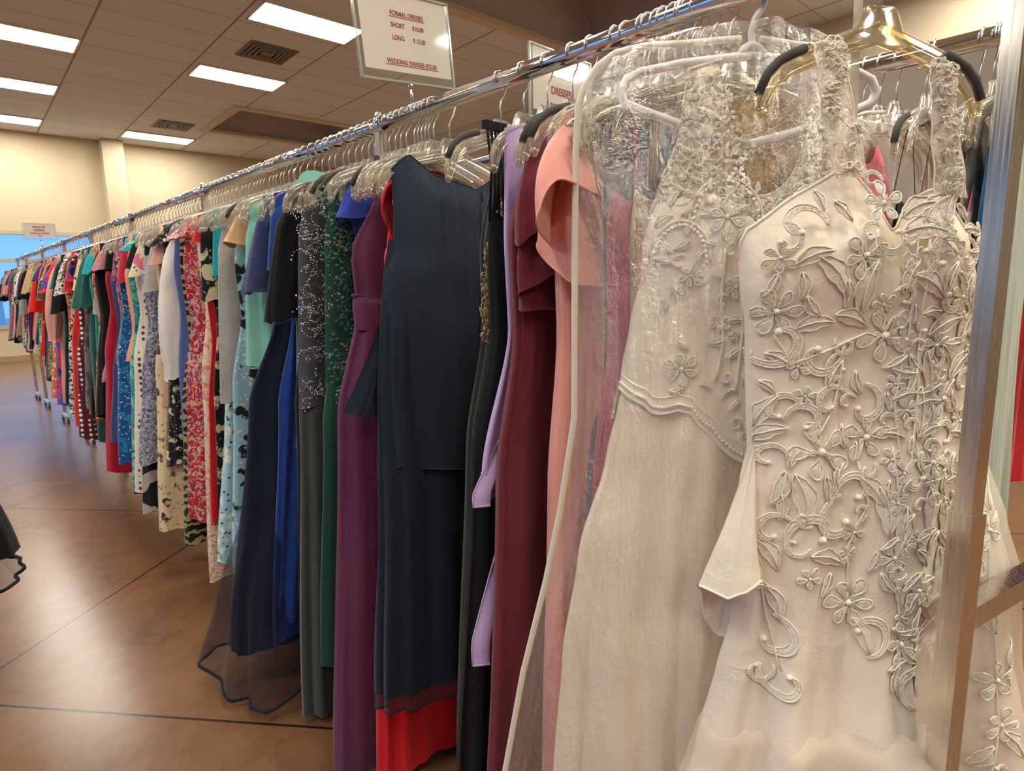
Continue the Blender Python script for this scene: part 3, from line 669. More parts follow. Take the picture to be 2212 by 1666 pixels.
for x, z, s, a in ALV: leaf(SAc, mb, x, z, s*1.25, a)
for x, z, s, a, h in ASC: scroll(SAc, mb, x, z, s*1.15, a, h)
rnd = random.Random(4)
used = [(x, z) for x, z, *_ in AFL+ALV+ASC]
for _ in range(2600):
    z = rnd.uniform(-1.02, -.33); x = rnd.uniform(-.16, .17)
    if z > ztA(x)-.015: continue
    if x < .02 and rnd.random() < .8: continue
    if z < -.86 and x < .04: continue
    if any((x-a)**2+(z-b)**2 < (.019 if x > .02 else .026)**2 for a, b in used): continue
    used.append((x, z)); k = rnd.random()
    if k < .6: leaf(SAc, mb, x, z, rnd.uniform(.028, .042), rnd.uniform(0, 360))
    elif k < .85: scroll(SAc, mb, x, z, rnd.uniform(.011, .017), rnd.uniform(0, 360), rnd.choice((-1, 1)))
    else: flower(SAc, mb, x, z, rnd.uniform(.013, .018), rnd.uniform(0, 6))
for st in ([(-.144, -.50), (-.12, -.54), (-.07, -.52), (-.02, -.50)], [(-.05, -.54), (-.06, -.60), (-.08, -.64)], [(-.02, -.68), (.0, -.74), (-.03, -.80), (-.025, -.87)], [(.03, -.66), (.04, -.74), (.04, -.84), (.055, -.92)],
           [(.03, -.38), (.04, -.5), (.03, -.6), (.045, -.7)], [(.05, -.38), (.055, -.48), (.065, -.6), (.055, -.72)], [(-.15, -.83), (-.14, -.9), (-.12, -.98)]): stem(SAc, mb, st)
o = mb.build('lace_applique', K['applique'], r)
def strap(parent, pts, widths, mat, name='strap', n=7, off=0, scr=True, seed=1, motif=.0085):
    """ribbon of cloth hung through points (x, y, z)"""
    pts = [Vector(p) for p in pts]; fine = []; wf = []
    for i in range(len(pts)-1):
        for k in range(8):
            t = k/8; p0 = pts[max(0, i-1)]; p1, p2 = pts[i], pts[i+1]; p3 = pts[min(len(pts)-1, i+2)]
            fine.append(.5*((2*p1)+(p2-p0)*t+(2*p0-5*p1+4*p2-p3)*t*t+(3*p1-p0-3*p2+p3)*t**3)); wf.append(widths[i]+(widths[i+1]-widths[i])*t)
    fine.append(pts[-1]); wf.append(widths[-1]); mb = MB()
    rows = [[(p.x+wf[j]*(u/(n-1)-.5), p.y-.004*math.sin(PI*u/(n-1))+.0015*math.sin(j*1.1+u), p.z+.001*math.sin(j*2.3+u*2)) for u in range(n)] for j, p in enumerate(fine)]
    mb.loft(rows, closed=False); o = mb.build(name, mat, parent)
    e = MB()
    for u in (0, n-1): e.tube([rw[u] for rw in rows], .0012, 5)
    if scr:
        rd = random.Random(seed)
        def SS(x, z, off=0.0):
            j = min(range(len(fine)), key=lambda q: abs(fine[q].z-z)+(0 if q > 5 else .02)); return Vector((x, fine[j].y-.005-off, z))
        for j in range(4, len(fine)-1, 2):
            for q in range(3):
                x = fine[j].x+wf[j]*rd.uniform(-.42, .42); z = fine[j].z; k = rd.random()
                if k < .55: scroll(SS, e, x, z, motif*rd.uniform(.6, .9), rd.uniform(0, 360), rd.choice((-1, 1)), .0007)
                elif k < .8: leaf(SS, e, x, z, motif*1.8, rd.uniform(0, 360), .0007)
                else: flower(SS, e, x, z, motif*.9, rd.uniform(0, 6), 5, .0006)
        e.build('strap_beading', K['applique'], o)
    else: e.build('edging', K['applique'], o)
    return o
strap(r, [(-.080, .008, -.128), (-.080, -.010, -.132), (-.078, -.020, -.16), (-.068, -.026, -.22), (-.050, -.036, -.30)], [.036, .036, .042, .045, .044], K['beadlace'], seed=2)
strap(r, [(.088, .008, -.150), (.088, -.010, -.154), (.086, -.020, -.19), (.090, -.028, -.25), (.098, -.036, -.325)], [.032, .032, .036, .042, .048], K['beadlace'], seed=3)
# clear hanging loop ribbon
mb = MB(); mb.loft([[(-.022+.006*k/10+dx, .012, -.05-.29*k/10) for dx in (-.0065, .0065)] for k in range(11)], closed=False)
mb.loft([[(-.020+.004*k/10+dx, .0145, -.05-.26*k/10) for dx in (-.0065, .0065)] for k in range(11)], closed=False); mb.build('hanging_loop', M['ribbon'], r)
# bustled satin fold on the aisle side
mb = MB(); rows = []
ring = [(-.234, -.020, -.853), (-.214, -.052, -.858), (-.188, -.060, -.850), (-.163, -.052, -.838), (-.150, -.02, -.86), (-.158, .02, -.965), (-.176, .035, -.970), (-.202, .03, -.925), (-.218, .012, -.878)]
for j in range(17):
    t = j/16; row = []
    for k in range(36):
        q = k/36*9; i0 = int(q) % 9; f = q-int(q); a, b = Vector(ring[i0]), Vector(ring[(i0+1) % 9]); e = a.lerp(b, f*f*(3-2*f)); c = Vector((-.158, -.015, -.655))
        p = c.lerp(e, t**.9); row.append((p.x+.003*math.sin(k*.7+5*t)*t, p.y+.002*math.sin(k*1.1), p.z))
    rows.append(row)
mb.loft(rows); mb.tube(rows[-1]+[rows[-1][0]], .0020, 6, cap=False); mb.build('bustle_fold', K['ivory'], r)
# tulle overlay that puffs out over the post, with a few gathered folds
prof2 = [(-1.05, -.196, .178, .074), (-1.09, -.204, .224, .088), (-1.13, -.214, .212, .094), (-1.17, -.228, .172, .102), (-1.3, -.262, .232, .118), (-1.61, -.345, .312, .148)]
PT, ST = surf(prof2, lambda x: -1.065-.05*max(0, x+.02)-.015*math.sin(x*16), lambda x: -1.03, lambda th: -1.61, [(-.3, .0), (-.5, .002), (-.9, .005), (-1.1, .018), (-1.6, .042)], 11, 7, xref=(-.17, .16))
def PTb(th, t):       # the bustled tulle puffs forward, past the rack post
    x, y, z = PT(th, t)
    if y < 0:
        g = math.exp(-((x-.045)/.055)**2-((z+1.10)/.065)**2)*min(1, t*9); y -= .075*g; x += .012*g
    return (x, y, z)
body_mesh('tulle_overlay', PTb, K['ivory_tulle'], r, 128, 60)
mb = MB()
for i, (x, z, s) in enumerate([(.10, -1.24, .03), (.13, -1.30, .03), (.04, -1.36, .028)]): flower(ST, mb, x, z, s, i)
for x, z, s, a in [(.12, -1.19, .05, -70), (.15, -1.26, .05, -100), (.07, -1.3, .05, 200)]: leaf(ST, mb, x, z, s, a)
mb.build('skirt_applique', K['applique'], r)
# satin and tulle train gathered behind the gown, showing past the rack post
def train(dr, z0, al):
    prof = [(z0, -.05-dr, .05+dr, .045), (-.715, -.108-dr, .108+dr, .085+dr), (-.806, -.137-dr, .137+dr, .105+dr), (-.904, -.164-dr, .164+dr, .12+dr), (-1.034, -.172-dr, .172+dr, .125+dr), (-1.18, -.203-dr, .203+dr, .14+dr), (-1.62, -.30-dr, .30+dr, .18+dr)]
    Pq, Sq = surf(prof, lambda x: z0, lambda x: z0, lambda th: -1.62, [(-.6, 0), (-.9, .006), (-1.6, .025)], 93, 6, xref=(-.05, .05))
    ca, sa = math.cos(al), math.sin(al)
    T = lambda p: (.159+p[0]*ca-p[1]*sa, .087+p[0]*sa+p[1]*ca, p[2])
    return (lambda th, t: T(Pq(th, t))), (lambda x, z, off=0.0: Vector(T(Sq(x, z, off))))
AL = -math.radians(77-55)      # broad side turned to the aisle
PTr, STr = train(0.0, -.60, AL); body_mesh('train', PTr, K['ivory'], r, 96, 40)
PTv, STv = train(.012, -.64, AL); body_mesh('train_tulle', PTv, K['ivory_tulle'], r, 96, 40)
mb = MB()
for x, z, q in [(.09, -.80, .03), (.115, -1.03, .032), (.125, -1.10, .026)]: flower(STv, mb, x, z, q, x*90)
for x, z, a in [(.10, -.75, 80), (.07, -.86, 250), (.10, -.93, 100), (.15, -1.05, 280), (.10, -1.15, 240), (.14, -1.13, 300), (.06, -1.08, 120)]: leaf(STv, mb, x, z, .048, a)
for x, z, a in [(.07, -.93, 0), (.15, -1.0, 90), (.12, -1.17, 200)]: scroll(STv, mb, x, z, .022, a)
stem(STv, mb, [(.09, -.78), (.09, -.9), (.11, -1.0), (.12, -1.1), (.11, -1.2)]); mb.build('train_applique', K['applique'], r)
HA = hanger(.95, .28, -PH, 'amber', 'yellowed clear hanger with grey shoulder pads carrying the nearest wedding dress', half=.16)

# ------------------------------------------------------------------ ivory gown in the clear bag
PB = math.radians(40)
r = empty('wedding_dress', (.95, .45, RZ), -PB, label='ivory wedding dress with sheer lace top and scalloped beaded waist, inside the clear bag', cat='wedding dress', group='ivory wedding gowns')
prof = [(-.27, -.125, .130, .03), (-.31, -.143, .145, .040), (-.365, -.154, .155, .046), (-.42, -.158, .158, .044), (-.49, -.175, .168, .042), (-.57, -.189, .178, .046), (-.62, -.200, .19, .05), (-.717, -.219, .21, .055), (-.876, -.265, .25, .07), (-1.045, -.290, .27, .085), (-1.285, -.308, .29, .10), (-1.6, -.35, .33, .12)]
def ztB(x):
    P = [(-.17, -.325), (-.141, -.301), (-.085, -.268), (-.03, -.285), (.005, -.325), (.02, -.345), (.04, -.315), (.085, -.275), (.12, -.295), (.17, -.325)]
    for a, b in zip(P, P[1:]):
        if x <= b[0]: return a[1]+(b[1]-a[1])*max(0, (x-a[0]))/(b[0]-a[0])
    return P[-1][1]
def scal(x): return .006*abs(math.sin(x*62))
def hemB(th):
    x = .19*math.cos(th); base = (-.589-.036*min(1, max(0, (x+.19)/.05))-.105*max(0, 1-abs(x-.02)/.10)**.8) if math.sin(th) < 0 else -.64
    return base-scal(x)
PBf, SB = surf(prof, ztB, lambda x: -.33, lambda th: -1.6+.01*math.sin(4*th), [(-.3, 0), (-.6, .003), (-.8, .014), (-1.2, .034), (-1.6, .045)], 31, 9, xref=(-.14, .14))
body_mesh('skirt', PBf, K['ivory_chiffon'], r, 128, 60, .20, 1)
prof_b = [(z, a-.006, b+.006, d+.006) for z, a, b, d in prof]
PBb, SBb = surf(prof_b, ztB, lambda x: -.33, hemB, [(-.3, 0), (-1.6, .004)], 32, 6, xref=(-.14, .14))
body_mesh('bodice', PBb, K['ivory'], r, 128, 30)
mb = MB()
for j, tt in enumerate((1.0, .93)):
    pts = [PBb(2*PI*i/200, tt) for i in range(201)]; mb.tube(pts, .0022 if j == 0 else .0014, 6, cap=False)
pts = [PBb(2*PI*i/128, 0) for i in range(129)]; mb.tube(pts, .002, 6, cap=False)
for i in range(0, 120): 
    for tt in (.97, .02): p = PBb(PI+PI*i/120, tt); mb.ball((p[0], p[1]-.0025, p[2]), .0026, 6, 4)
def archf(cx, cz, rx, rz_):
    for i in range(22):
        a = PI*i/21; mb.ball(SBb(cx+rx*math.cos(a), cz+rz_*math.sin(a), .003), .0029, 6, 4)
    mb.tube([SBb(cx+(rx+.007)*math.cos(PI*i/21), cz+(rz_+.007)*math.sin(PI*i/21), .002) for i in range(22)], .0016, 6)
archf(-.050, -.345, .048, .062); archf(-.115, -.40, .036, .055); archf(.085, -.355, .042, .06)
mb.build('pearl_trim', K['pearl'], r)
mb = MB(); rnd = random.Random(9); used = []
for x, z, s in [(-.050, -.335, .028), (-.113, -.561, .027), (.085, -.33, .026), (.0, -.665, .022), (-.055, -.49, .016), (.02, -.60, .022), (.015, -.40, .018), (.01, -.50, .02), (-.033, -.437, .018), (-.10, -.42, .018)]:
    flower(SBb, mb, x, z, s, x*50, 6); used.append((x, z))
for _ in range(900):
    z = rnd.uniform(-.66, -.29); x = rnd.uniform(-.14, .15)
    if z < -.60 and not -.05 < x < .09: continue
    if x < -.06 and -.58 < z < -.40 and rnd.random() < .9: continue
    if z > ztB(x)-.012: continue
    if any((x-a)**2+(z-b)**2 < .020**2 for a, b in used): continue
    used.append((x, z)); k = rnd.random()
    if k < .6: leaf(SBb, mb, x, z, rnd.uniform(.018, .028), rnd.uniform(0, 360), .0009)
    elif k < .8: scroll(SBb, mb, x, z, rnd.uniform(.008, .012), rnd.uniform(0, 360), 1, .0009)
    else: flower(SBb, mb, x, z, rnd.uniform(.009, .013), rnd.uniform(0, 6), 5, .0009)
for st in ([(-.052, -.38), (-.055, -.45), (-.05, -.52), (-.06, -.58)], [(-.03, -.4), (-.02, -.5), (-.03, -.6)]): stem(SBb, mb, st, .0022)
mb.build('lace_applique', K['applique'], r)
# sheer lace yoke with scooped neck
prof_y = [(-.12, -.100, .120, .02), (-.2, -.108, .125, .03), (-.30, -.143, .140, .042), (-.40, -.156, .155, .050)]
def zyo(x):
    a = abs(x-.022); return -.108-.25*(a-.09) if a > .068 else -.115-.185*math.sqrt(max(0, 1-(a/.068)**2))
PY, SY = surf(prof_y, zyo, lambda x: -.15-.05*max(0, 1-abs(x)/.08), lambda th: -.36, [(-.1, 0), (-.4, .003)], 41, 6, xref=(-.100, .120))
body_mesh('yoke', PY, K['sheerlace'], r, 96, 16)
mb = MB(); rnd = random.Random(19); used = []
for _ in range(1500):
    z = rnd.uniform(-.33, -.125); x = rnd.uniform(-.135, .135)
    if z > zyo(x)-.006 or any((x-a)**2+(z-b)**2 < .013**2 for a, b in used): continue
    used.append((x, z)); k = rnd.random()
    if k < .5: leaf(SY, mb, x, z, rnd.uniform(.014, .02), rnd.uniform(0, 360), .0008)
    elif k < .75: scroll(SY, mb, x, z, rnd.uniform(.006, .009), rnd.uniform(0, 360), 1, .0008)
    else: flower(SY, mb, x, z, rnd.uniform(.008, .011), rnd.uniform(0, 6), 5, .0007)
for i in range(128): mb.ball(Vector(PY(PI+PI*i/128, 0.0))+Vector((0, -.002, 0)), .0021, 6, 4)
mb.build('yoke_beading', K['applique'], r)
hanger(.95, .45, -PB, 'white', 'white tubular plastic hanger inside the clear garment bag')
# the clear bag round it
r = empty('garment_bag', (.95, .45, RZ), -PB, label='long clear plastic garment bag with cream piping over the lace wedding dress', cat='garment bag')
out = [(-.018, -.072), (-.046, -.074), (-.103, -.079), (-.159, -.082), (-.207, -.092), (-.235, -.111), (-.255, -.14), (-.264, -.166), (-.268, -.232), (-.27, -.348), (-.272, -.64), (-.296, -.796), (-.321, -.917), (-.363, -1.086), (-.399, -1.278), (-.45, -1.56)]
def half(side, dy, rnd, wrk):
    rows = []
    for j, (x, z) in enumerate(out):
        row = []
        for k in range(25):
            u = k/24; xx = x*(1-u)+(-x*.62+.0)*u; d = dy*(1+max(0, -z-.55)*.75)*math.sin(PI*u)**.35*min(1, j/4)
            row.append((xx, d+wrk*math.sin(xx*70+z*9+rnd)*math.sin(xx*31+rnd)*min(1, j/4), z-(.012*math.sin(PI*u) if j > 2 else 0)*0))
        rows.append(row)
    return rows
fine = []
for a, b in zip(out, out[1:]):
    for k in range(4): fine.append((a[0]+(b[0]-a[0])*k/4, a[1]+(b[1]-a[1])*k/4))
fine.append(out[-1]); out_s = out; out = fine
mb = MB(); mb.loft(half(-1, -.085, .5, .005), closed=False); mb.build('front_film', M['bag'], r)
mb = MB(); mb.loft(half(1, .07, 2.1, .004), closed=False); mb.build('back_film', M['bag'], r)
mb = MB()
mb.tube([(x, -.002, z) for x, z in out], .0052, 8, sx=.55); mb.tube([(-x*.62, -.002, z) for x, z in out], .0052, 8, sx=.55); mb.build('piping', M['piping'], r)
# blank tag hung by the bag
mb = MB(); mb.box((0, 0, 0), (.019, .0006, .030)); o = mb.build('hang_tag', M['tag'], None, smooth=False); o.location = (.952, .36, RZ-.150); o.rotation_euler = (0, math.radians(6), -PB+.1)
setmeta(o, 'blank cream card tag hanging beside the lace strap of the wedding dress', 'tag')

# ------------------------------------------------------------------ dresses hidden behind the film
D = dress
D('evening_gown', .515, .07, .10, -1.5, K['gold'], 'gold lace gown', 'gold fuzzy lace gown seen through the clear bag behind the lace yoke', sh=.07, xo=.06, neck=.03, dip=.02, depth=.02, style='sleeveless', rz=math.radians(-42))
D('evening_gown', .55, .10, .15, -1.55, K['champ'], 'champagne satin gown', 'champagne satin gown right behind the bagged wedding dress', style='strap', depth=.022, rz=math.radians(-38))
D('evening_gown', .58, .12, .17, -1.5, K['magenta'], 'magenta gown', 'magenta gown showing as a bright strip through the clear bag', style='strap', depth=.018, rz=math.radians(-31))
D('evening_gown', .61, .115, .18, -1.55, K['slate'], 'slate blue satin gown', 'slate blue satin gown seen as a dark stripe through the clear bag', depth=.018, rz=math.radians(-24))
D('evening_gown', .64, .15, .17, -1.58, K['rose'], 'dusty rose satin gown', 'dusty rose satin gown behind the cream piping of the clear bag', depth=.022, rz=math.radians(-15))

# coral dress with flutter sleeves
r, P, S = D('dress', .70, .165, .20, -1.45, K['coral'], 'coral flutter-sleeve dress', 'coral crepe dress with wavy flutter sleeves next to the cream bag piping', sh=.15, depth=.03, seed=3, nf=12, amp=.008)
def flounce(parent, side, x0, z0, pts, amp, mat, n=18, depth=.05, m=60):
    """an open fluttering sleeve: pts = its wavy outer edge, falling from the shoulder"""
    mb = MB(); rows = []; L = len(pts); Q = [Vector(p) for p in pts]
    for j in range(n+1):
        t = j/n; row = []
        for k in range(m+1):
            u = k/m; q = u*(L-1); i = min(L-2, int(q)); f = q-i; p0, p1, p2, p3 = Q[max(0, i-1)], Q[i], Q[i+1], Q[min(L-1, i+2)]
            E = .5*((2*p1)+(p2-p0)*f+(2*p0-5*p1+4*p2-p3)*f*f+(3*p1-p0-3*p2+p3)*f**3)
            sx = x0; sy = depth*.5*(u-.5); sz = z0-.10*abs(u-.5); e = math.sin(t*PI/2)**.9
            row.append((side*(sx+(E.x-sx)*e), sy+(E.y-sy)*t+amp*math.sin(u*40)*t*(1-t), sz+(E.z-sz)*t**1.25))
        rows.append(row)
    mb.loft(rows, closed=False); mb.tube(rows[-1], .0020, 5); return mb.build('flutter_sleeve', mat, parent)
for s_ in (-1, 1):
    flounce(r, s_, .075, -.118, [(.150, -.08, -.29), (.212, -.08, -.277), (.237, -.07, -.273), (.26, -.065, -.293), (.273, -.06, -.33), (.247, -.04, -.347), (.177, 0.0, -.363), (.167, .03, -.347), (.179, .03, -.365), (.178, .01, -.389), (.177, -.02, -.41), (.177, -.05, -.427), (.12, -.06, -.43)], .002, K['coral'], 20, .06)
# maroon ruffled gown
r, P, S = D('evening_gown', .80, .180, .275, -1.60, K['maroon'], 'maroon ruffled gown', 'long maroon chiffon gown with tiered ruffled sleeve edges beside the coral dress', sh=.13, depth=.032, seed=8, nf=9, amp=.014)
for s_ in (-1, 1):
    flounce(r, s_, .06, -.125, [(.09, -.06, -.33), (.15, -.06, -.337), (.169, -.05, -.341), (.191, -.04, -.36), (.172, -.01, -.35), (.133, .03, -.329)], .002, K['maroon'], 16, .05)
    flounce(r, s_, .07, -.24, [(.09, -.07, -.40), (.133, -.07, -.408), (.164, -.06, -.425), (.2, -.05, -.439), (.174, -.02, -.447), (.118, .02, -.462), (.065, .04, -.45)], .002, K['maroon'], 16, .05)
    flounce(r, s_, .07, -.33, [(.08, -.06, -.47), (.122, -.06, -.472), (.165, -.055, -.47), (.187, -.04, -.473), (.154, 0.0, -.466), (.091, .04, -.458)], .002, K['maroon'], 12, .05)
# lilac high-low
r, P, S = D('evening_gown', .865, .128, .20, -.78, K['lilac'], 'lilac high-low gown', 'lilac chiffon gown with a pointed trailing side panel beside the maroon gown', sh=.12, depth=.02, seed=5, nf=8, amp=.010, style='sleeveless', vee=True, dip=.12)
for x0, x1, z0, z1, xx in ((-.10, -.205, -.66, -.845, -.235), (-.12, -.215, -.80, -1.17, -.25)):
    mb = MB(); rows = []
    for j in range(21):
        t = j/20; z = z0+(z1-z0)*t; xl = (-.12+(xx+.12)*min(1, t*1.15)); xr = -.05-.06*t
        rows.append([(xl+(xr-xl)*k/12, -.022+.012*math.sin(k*1.3+2*t)+.004*math.sin(k*3), z+.02*k/12*(t)) for k in range(13)])
    mb.loft(rows, closed=False); mb.tube(rows[-1], .0018, 5); mb.tube([rw[0] for rw in rows], .0016, 5); mb.build('side_panel', K['lilac'], r)
# black strappy gown
r, P, S = D('evening_gown', .93, .11, .245, -1.58, K['black'], 'strappy black gown', 'black gown hanging by bundled thin straps left of the lilac one', sh=.105, style='strap', depth=.028, seed=6, nf=9, amp=.014, hang=False)
for k in range(5):
    for s_ in (-1, 1):
        m = MB(); x = s_*(.066+.010*k); m.tube([(x*.98, 0, -.115), (x*1.0, -.003, -.13), (x*.97, -.008, -.2), (x*.95, -.012+.004*k, -.30)], .0038, 6, sx=.4); m.build('strap', K['black'], r)
for s_ in (-1, 1):
    m = MB(); m.box((s_*.085, 0, -.118), (.028, .006, .008)); m.build('strap_loop', K['black'], r, smooth=False)
hanger(.95, .93, 0, 'pad', 'grey padded clear hanger carrying the strappy black gown')
# black dress with gold braid edge
r, P, S = D('evening_gown', 1.0, .062, .19, -1.6, K['blackgreen'], 'gold-edged black gown', 'black velvet gown with a gold embroidered edge, beside the navy top', sh=.026, depth=.026, seed=7, nf=8, amp=.010, smat=K['black'], top=-.14, neck=.012, dip=.01, bdip=.01)
mb = MB(); rnd = random.Random(2)
edge = [(-.030, -.255), (-.045, -.30), (-.062, -.345), (-.078, -.40), (-.082, -.46), (-.084, -.50), (-.085, -.545)]
for a, b in zip(edge, edge[1:]):
    for k in range(8):
        t = k/8; x, z = a[0]+(b[0]-a[0])*t, a[1]+(b[1]-a[1])*t
        if -.515 < z < -.505: continue
        for q in range(3):
            dx = rnd.uniform(-.012, .014); a0 = rnd.uniform(0, 6); mb.tube([(x-.004+dx+.007*math.cos(a0+w_), -.033-.002*q, z+.008*math.sin(a0+w_)) for w_ in (0, .8, 1.7, 2.6)], .0013, 5)
mb.build('gold_trim', M['gold_braid'], r)

# navy sleeveless dress, fully seen
r = empty('dress', (.95, 1.20, RZ), 0, label='sleeveless navy blue dress with zipped neckline, long top layer over a chiffon skirt', cat='dress', group='dresses packed along the long chrome rack')
prof = [(-.14, -.152, .178, .018), (-.25, -.150, .165, .026), (-.34, -.155, .16, .03), (-.395, -.182, .17, .034), (-.5, -.190, .18, .036), (-.62, -.202, .185, .038), (-.8, -.204, .19, .042), (-.95, -.2, .19, .045)]
def ztN(x):
    P = [(-.2, -.19), (-.151, -.166), (-.125, -.145), (-.099, -.130), (-.085, -.138), (-.03, -.168), (.03, -.178), (.078, -.186), (.092, -.192), (.105, -.184), (.15, -.16), (.19, -.146), (.22, -.17)]
    for a, b in zip(P, P[1:]):
        if x <= b[0]: return a[1]+(b[1]-a[1])*max(0, (x-a[0]))/(b[0]-a[0])
    return -.17
PN, SN = surf(prof, ztN, lambda x: ztN(x)-.02*(abs(x-.04) < .12), lambda th: (-.845-.055*math.exp(-((math.cos(th)-.25)/.6)**2)-.006*math.sin(5*th)), [(-.2, .001), (-.5, .003), (-.9, .008)], 51, 6, xref=(-.152, .178))
body_mesh('top_layer', PN, K['navy'], r, 96, 50); hem_cord(PN, r, K['navy'], .002, 1.0, 96); hem_cord(PN, r, K['navy'], .0018, 0.0, 96, 'neck_binding')
mb = MB(); mb.tube([SN(.094-.001*k, -.196-.012*k, .0022) for k in range(34)], .0016, 6, sx=.5); mb.ball(SN(.094, -.202, .004), .0035, 8, 5, (.8, .5, 1.6)); mb.tube([SN(.094, -.205-.004*k, .005) for k in range(5)], .0018, 6); mb.build('zip', M['zip'], r)
prof = [(-.30, -.165, .15, .022), (-.40, -.185, .17, .026), (-.52, -.20, .18, .028), (-.66, -.215, .19, .030), (-.94, -.228, .20, .04), (-1.39, -.262, .235, .055), (-1.47, -.262, .235, .058)]
PN2, SN2 = surf(prof, lambda x: -.32, lambda x: -.32, lambda th: -1.455-.012*math.sin(3*th+1), [(-.3, .001), (-.8, .009), (-1.4, .017)], 52, 8, xref=(-.165, .15))
body_mesh('skirt', PN2, K['navysk'], r, 96, 50, 0, .965); body_mesh('sheer_hem', PN2, K['navysheer'], r, 96, 5, .963, 1.0); hem_cord(PN2, r, K['navysk'], .0022, 1.0, 96)
mb = MB(); rows = []      # sheer side peplum swinging towards the aisle
for j in range(17):
    t = j/16; z = -.50-.2*t; xl = -.195-.103*t**1.2
    rows.append([(xl+(-.15-xl)*k/12, .012+.010*math.sin(k*1.1+t*2)*t, z-.045*(k/12)*t) for k in range(13)])
mb.loft(rows, closed=False); mb.tube(rows[-1], .0018, 5); mb.build('side_peplum', K['navysk'], r)
hanger(.97, 1.20, 0, 'clear', 'clear hanger carrying the sleeveless navy dress')
# red gown behind it
r, P, S = D('evening_gown', 1.255, .12, .222, -1.675, K['red'], 'long red gown', 'bright red floor-length gown whose hem shows below the navy dress', sh=.09, top=-.175, neck=.05, xo=-.02, depth=.028, seed=9, nf=13, amp=.010, hemd=.05)
for zz in (-.17, -.30):
    flounce(r, -1, .10, zz, [(.11, -.04, zz-.04), (.155, -.05, zz-.03), (.165, -.03, zz-.08), (.15, -.02, zz-.11), (.13, .0, zz-.12)], .002, K['red'], 10, .04)
mb = MB(); mb.ball((-.132, -.045, -.235), .016, 14, 8, (.8, .4, 1.3)); mb.tube([(-.132+.016*math.cos(a*.5), -.05, -.235+.022*math.sin(a*.5)) for a in range(14)], .0022, 6); mb.build('brooch', M['brooch'], r)
D('dress', 1.285, .11, .13, -1.1, K['rust'], 'rust dress', 'rust orange dress glimpsed inside the neckline of the navy dress', sh=.13, depth=.014, neck=.08, dip=.035, bdip=.0, top=-.138, xo=.08)
D('dress', 1.315, .10, .13, -1.1, K['cobalt'], 'cobalt lace dress', 'cobalt blue lace dress with a high collar behind the rust dress', sh=.09, depth=.014, neck=.03, dip=-.01, bdip=-.01, top=-.118, xo=.14)
r, P, S = D('evening_gown', 1.35, .180, .318, -1.68, K['plum'], 'plum wrap gown', 'plum jersey gown with wrap bodice and wide waistband, left of the navy dress', sh=.10, depth=.032, seed=12, nf=9, amp=.014, vee=True, dip=.26, neck=.085, waist=-.48, top=-.105)
prof = [(-.42, -.178, .178, .034), (-.47, -.182, .182, .038), (-.53, -.180, .18, .036)]
Pw, _ = surf(prof, lambda x: -.445, lambda x: -.445, lambda th: -.53, [(-.4, .002), (-.6, .002)], 2, 5, xref=(-.178, .178)); body_mesh('waistband', Pw, K['plum'], r, 48, 6)
mb = MB(); mb.tube([Pw(2*PI*i/60, 0) for i in range(61)], .006, 6, cap=False); mb.build('gathered_seam', K['plum'], r)
D('dress', 1.40, .13, .15, -1.0, K['cobalt'], 'cobalt cap-sleeve lace dress', 'cobalt lace dress with a scalloped cap sleeve between plum and dark green', sh=.155, depth=.016, tip=(.185, -.25), style='flutter')
def beads(r, S, mat, n, xr, zr, seed, name='beadwork', rad=.003, vine=True):
    mb = MB(); rnd = random.Random(seed)
    for _ in range(n):
        cx, cz = rnd.uniform(*xr), rnd.uniform(*zr); a = rnd.uniform(0, 6)
        for k in range(rnd.randint(4, 9)):
            x, z = cx+k*.006*math.cos(a+k*.25), cz+k*.006*math.sin(a+k*.25); mb.ball(S(x, z, .003), rad*rnd.uniform(.5, 1.1), 6, 4)
    return setmeta(mb.build(name, mat, r), kind='stuff')
r, P, S = D('evening_gown', 1.46, .186, .285, -1.42, K['green'], 'dark green beaded gown', 'dark green gown with long beaded leaf-covered sleeves', sh=.16, depth=.032, seed=14, tip=(.213, -.74), style='long', skirt_mat=K['greensk'], waist_z=-.62, nf=8, amp=.012)
mb = MB(); rnd = random.Random(5)
for _ in range(60):       # little cut leaves sewn on
    x = rnd.uniform(-.215, -.10); z = rnd.uniform(-.75, -.16); y = -.040-rnd.uniform(0, .012); a = rnd.uniform(0, 6.3)
    for q in range(3):
        b_ = a+q*2.1; mb.ball((x+.009*math.cos(b_), y, z+.009*math.sin(b_)), .0062, 7, 4, (1.0, .25, .7))
setmeta(mb.build('leaf_trim', F_('green_satin_leaf', '#2c6656', rough=.5), r), kind='stuff')
beads(r, lambda x, z, o: Vector((x, -.046, z)), M['gold_braid'], 40, (-.215, -.10), (-.75, -.18), 6, rad=.0018)
r, P, S = D('evening_gown', 1.60, .190, .268, -1.67, K['char'], 'charcoal beaded gown', 'charcoal grey gown with long sleeves covered in silver beads', sh=.165, depth=.034, seed=15, tip=(.222, -.742), style='long', skirt_mat=K['charsk'], waist_z=-.60, nf=8, amp=.012, hemd=.05)
beads(r, lambda x, z, o: Vector((x, -.043-.006*math.cos(x*60), z)), K['bluegem'], 90, (-.222, -.12), (-.72, -.2), 7, rad=.0030)
D('dress', 1.72, .150, .225, -1.52, K['black'], 'black short-sleeve dress', 'plain black dress with wide elbow-length sleeves', sh=.155, depth=.036, seed=16, tip=(.243, -.505), style='elbow', nf=6, amp=.010)
D('dress', 1.755, .10, .12, -.9, K['mint'], 'mint collar dress', 'mint green dress whose collar pokes up behind the black dress', sh=.06, depth=.014, neck=.05, dip=-.03, bdip=-.03, top=-.11, xo=-.05)
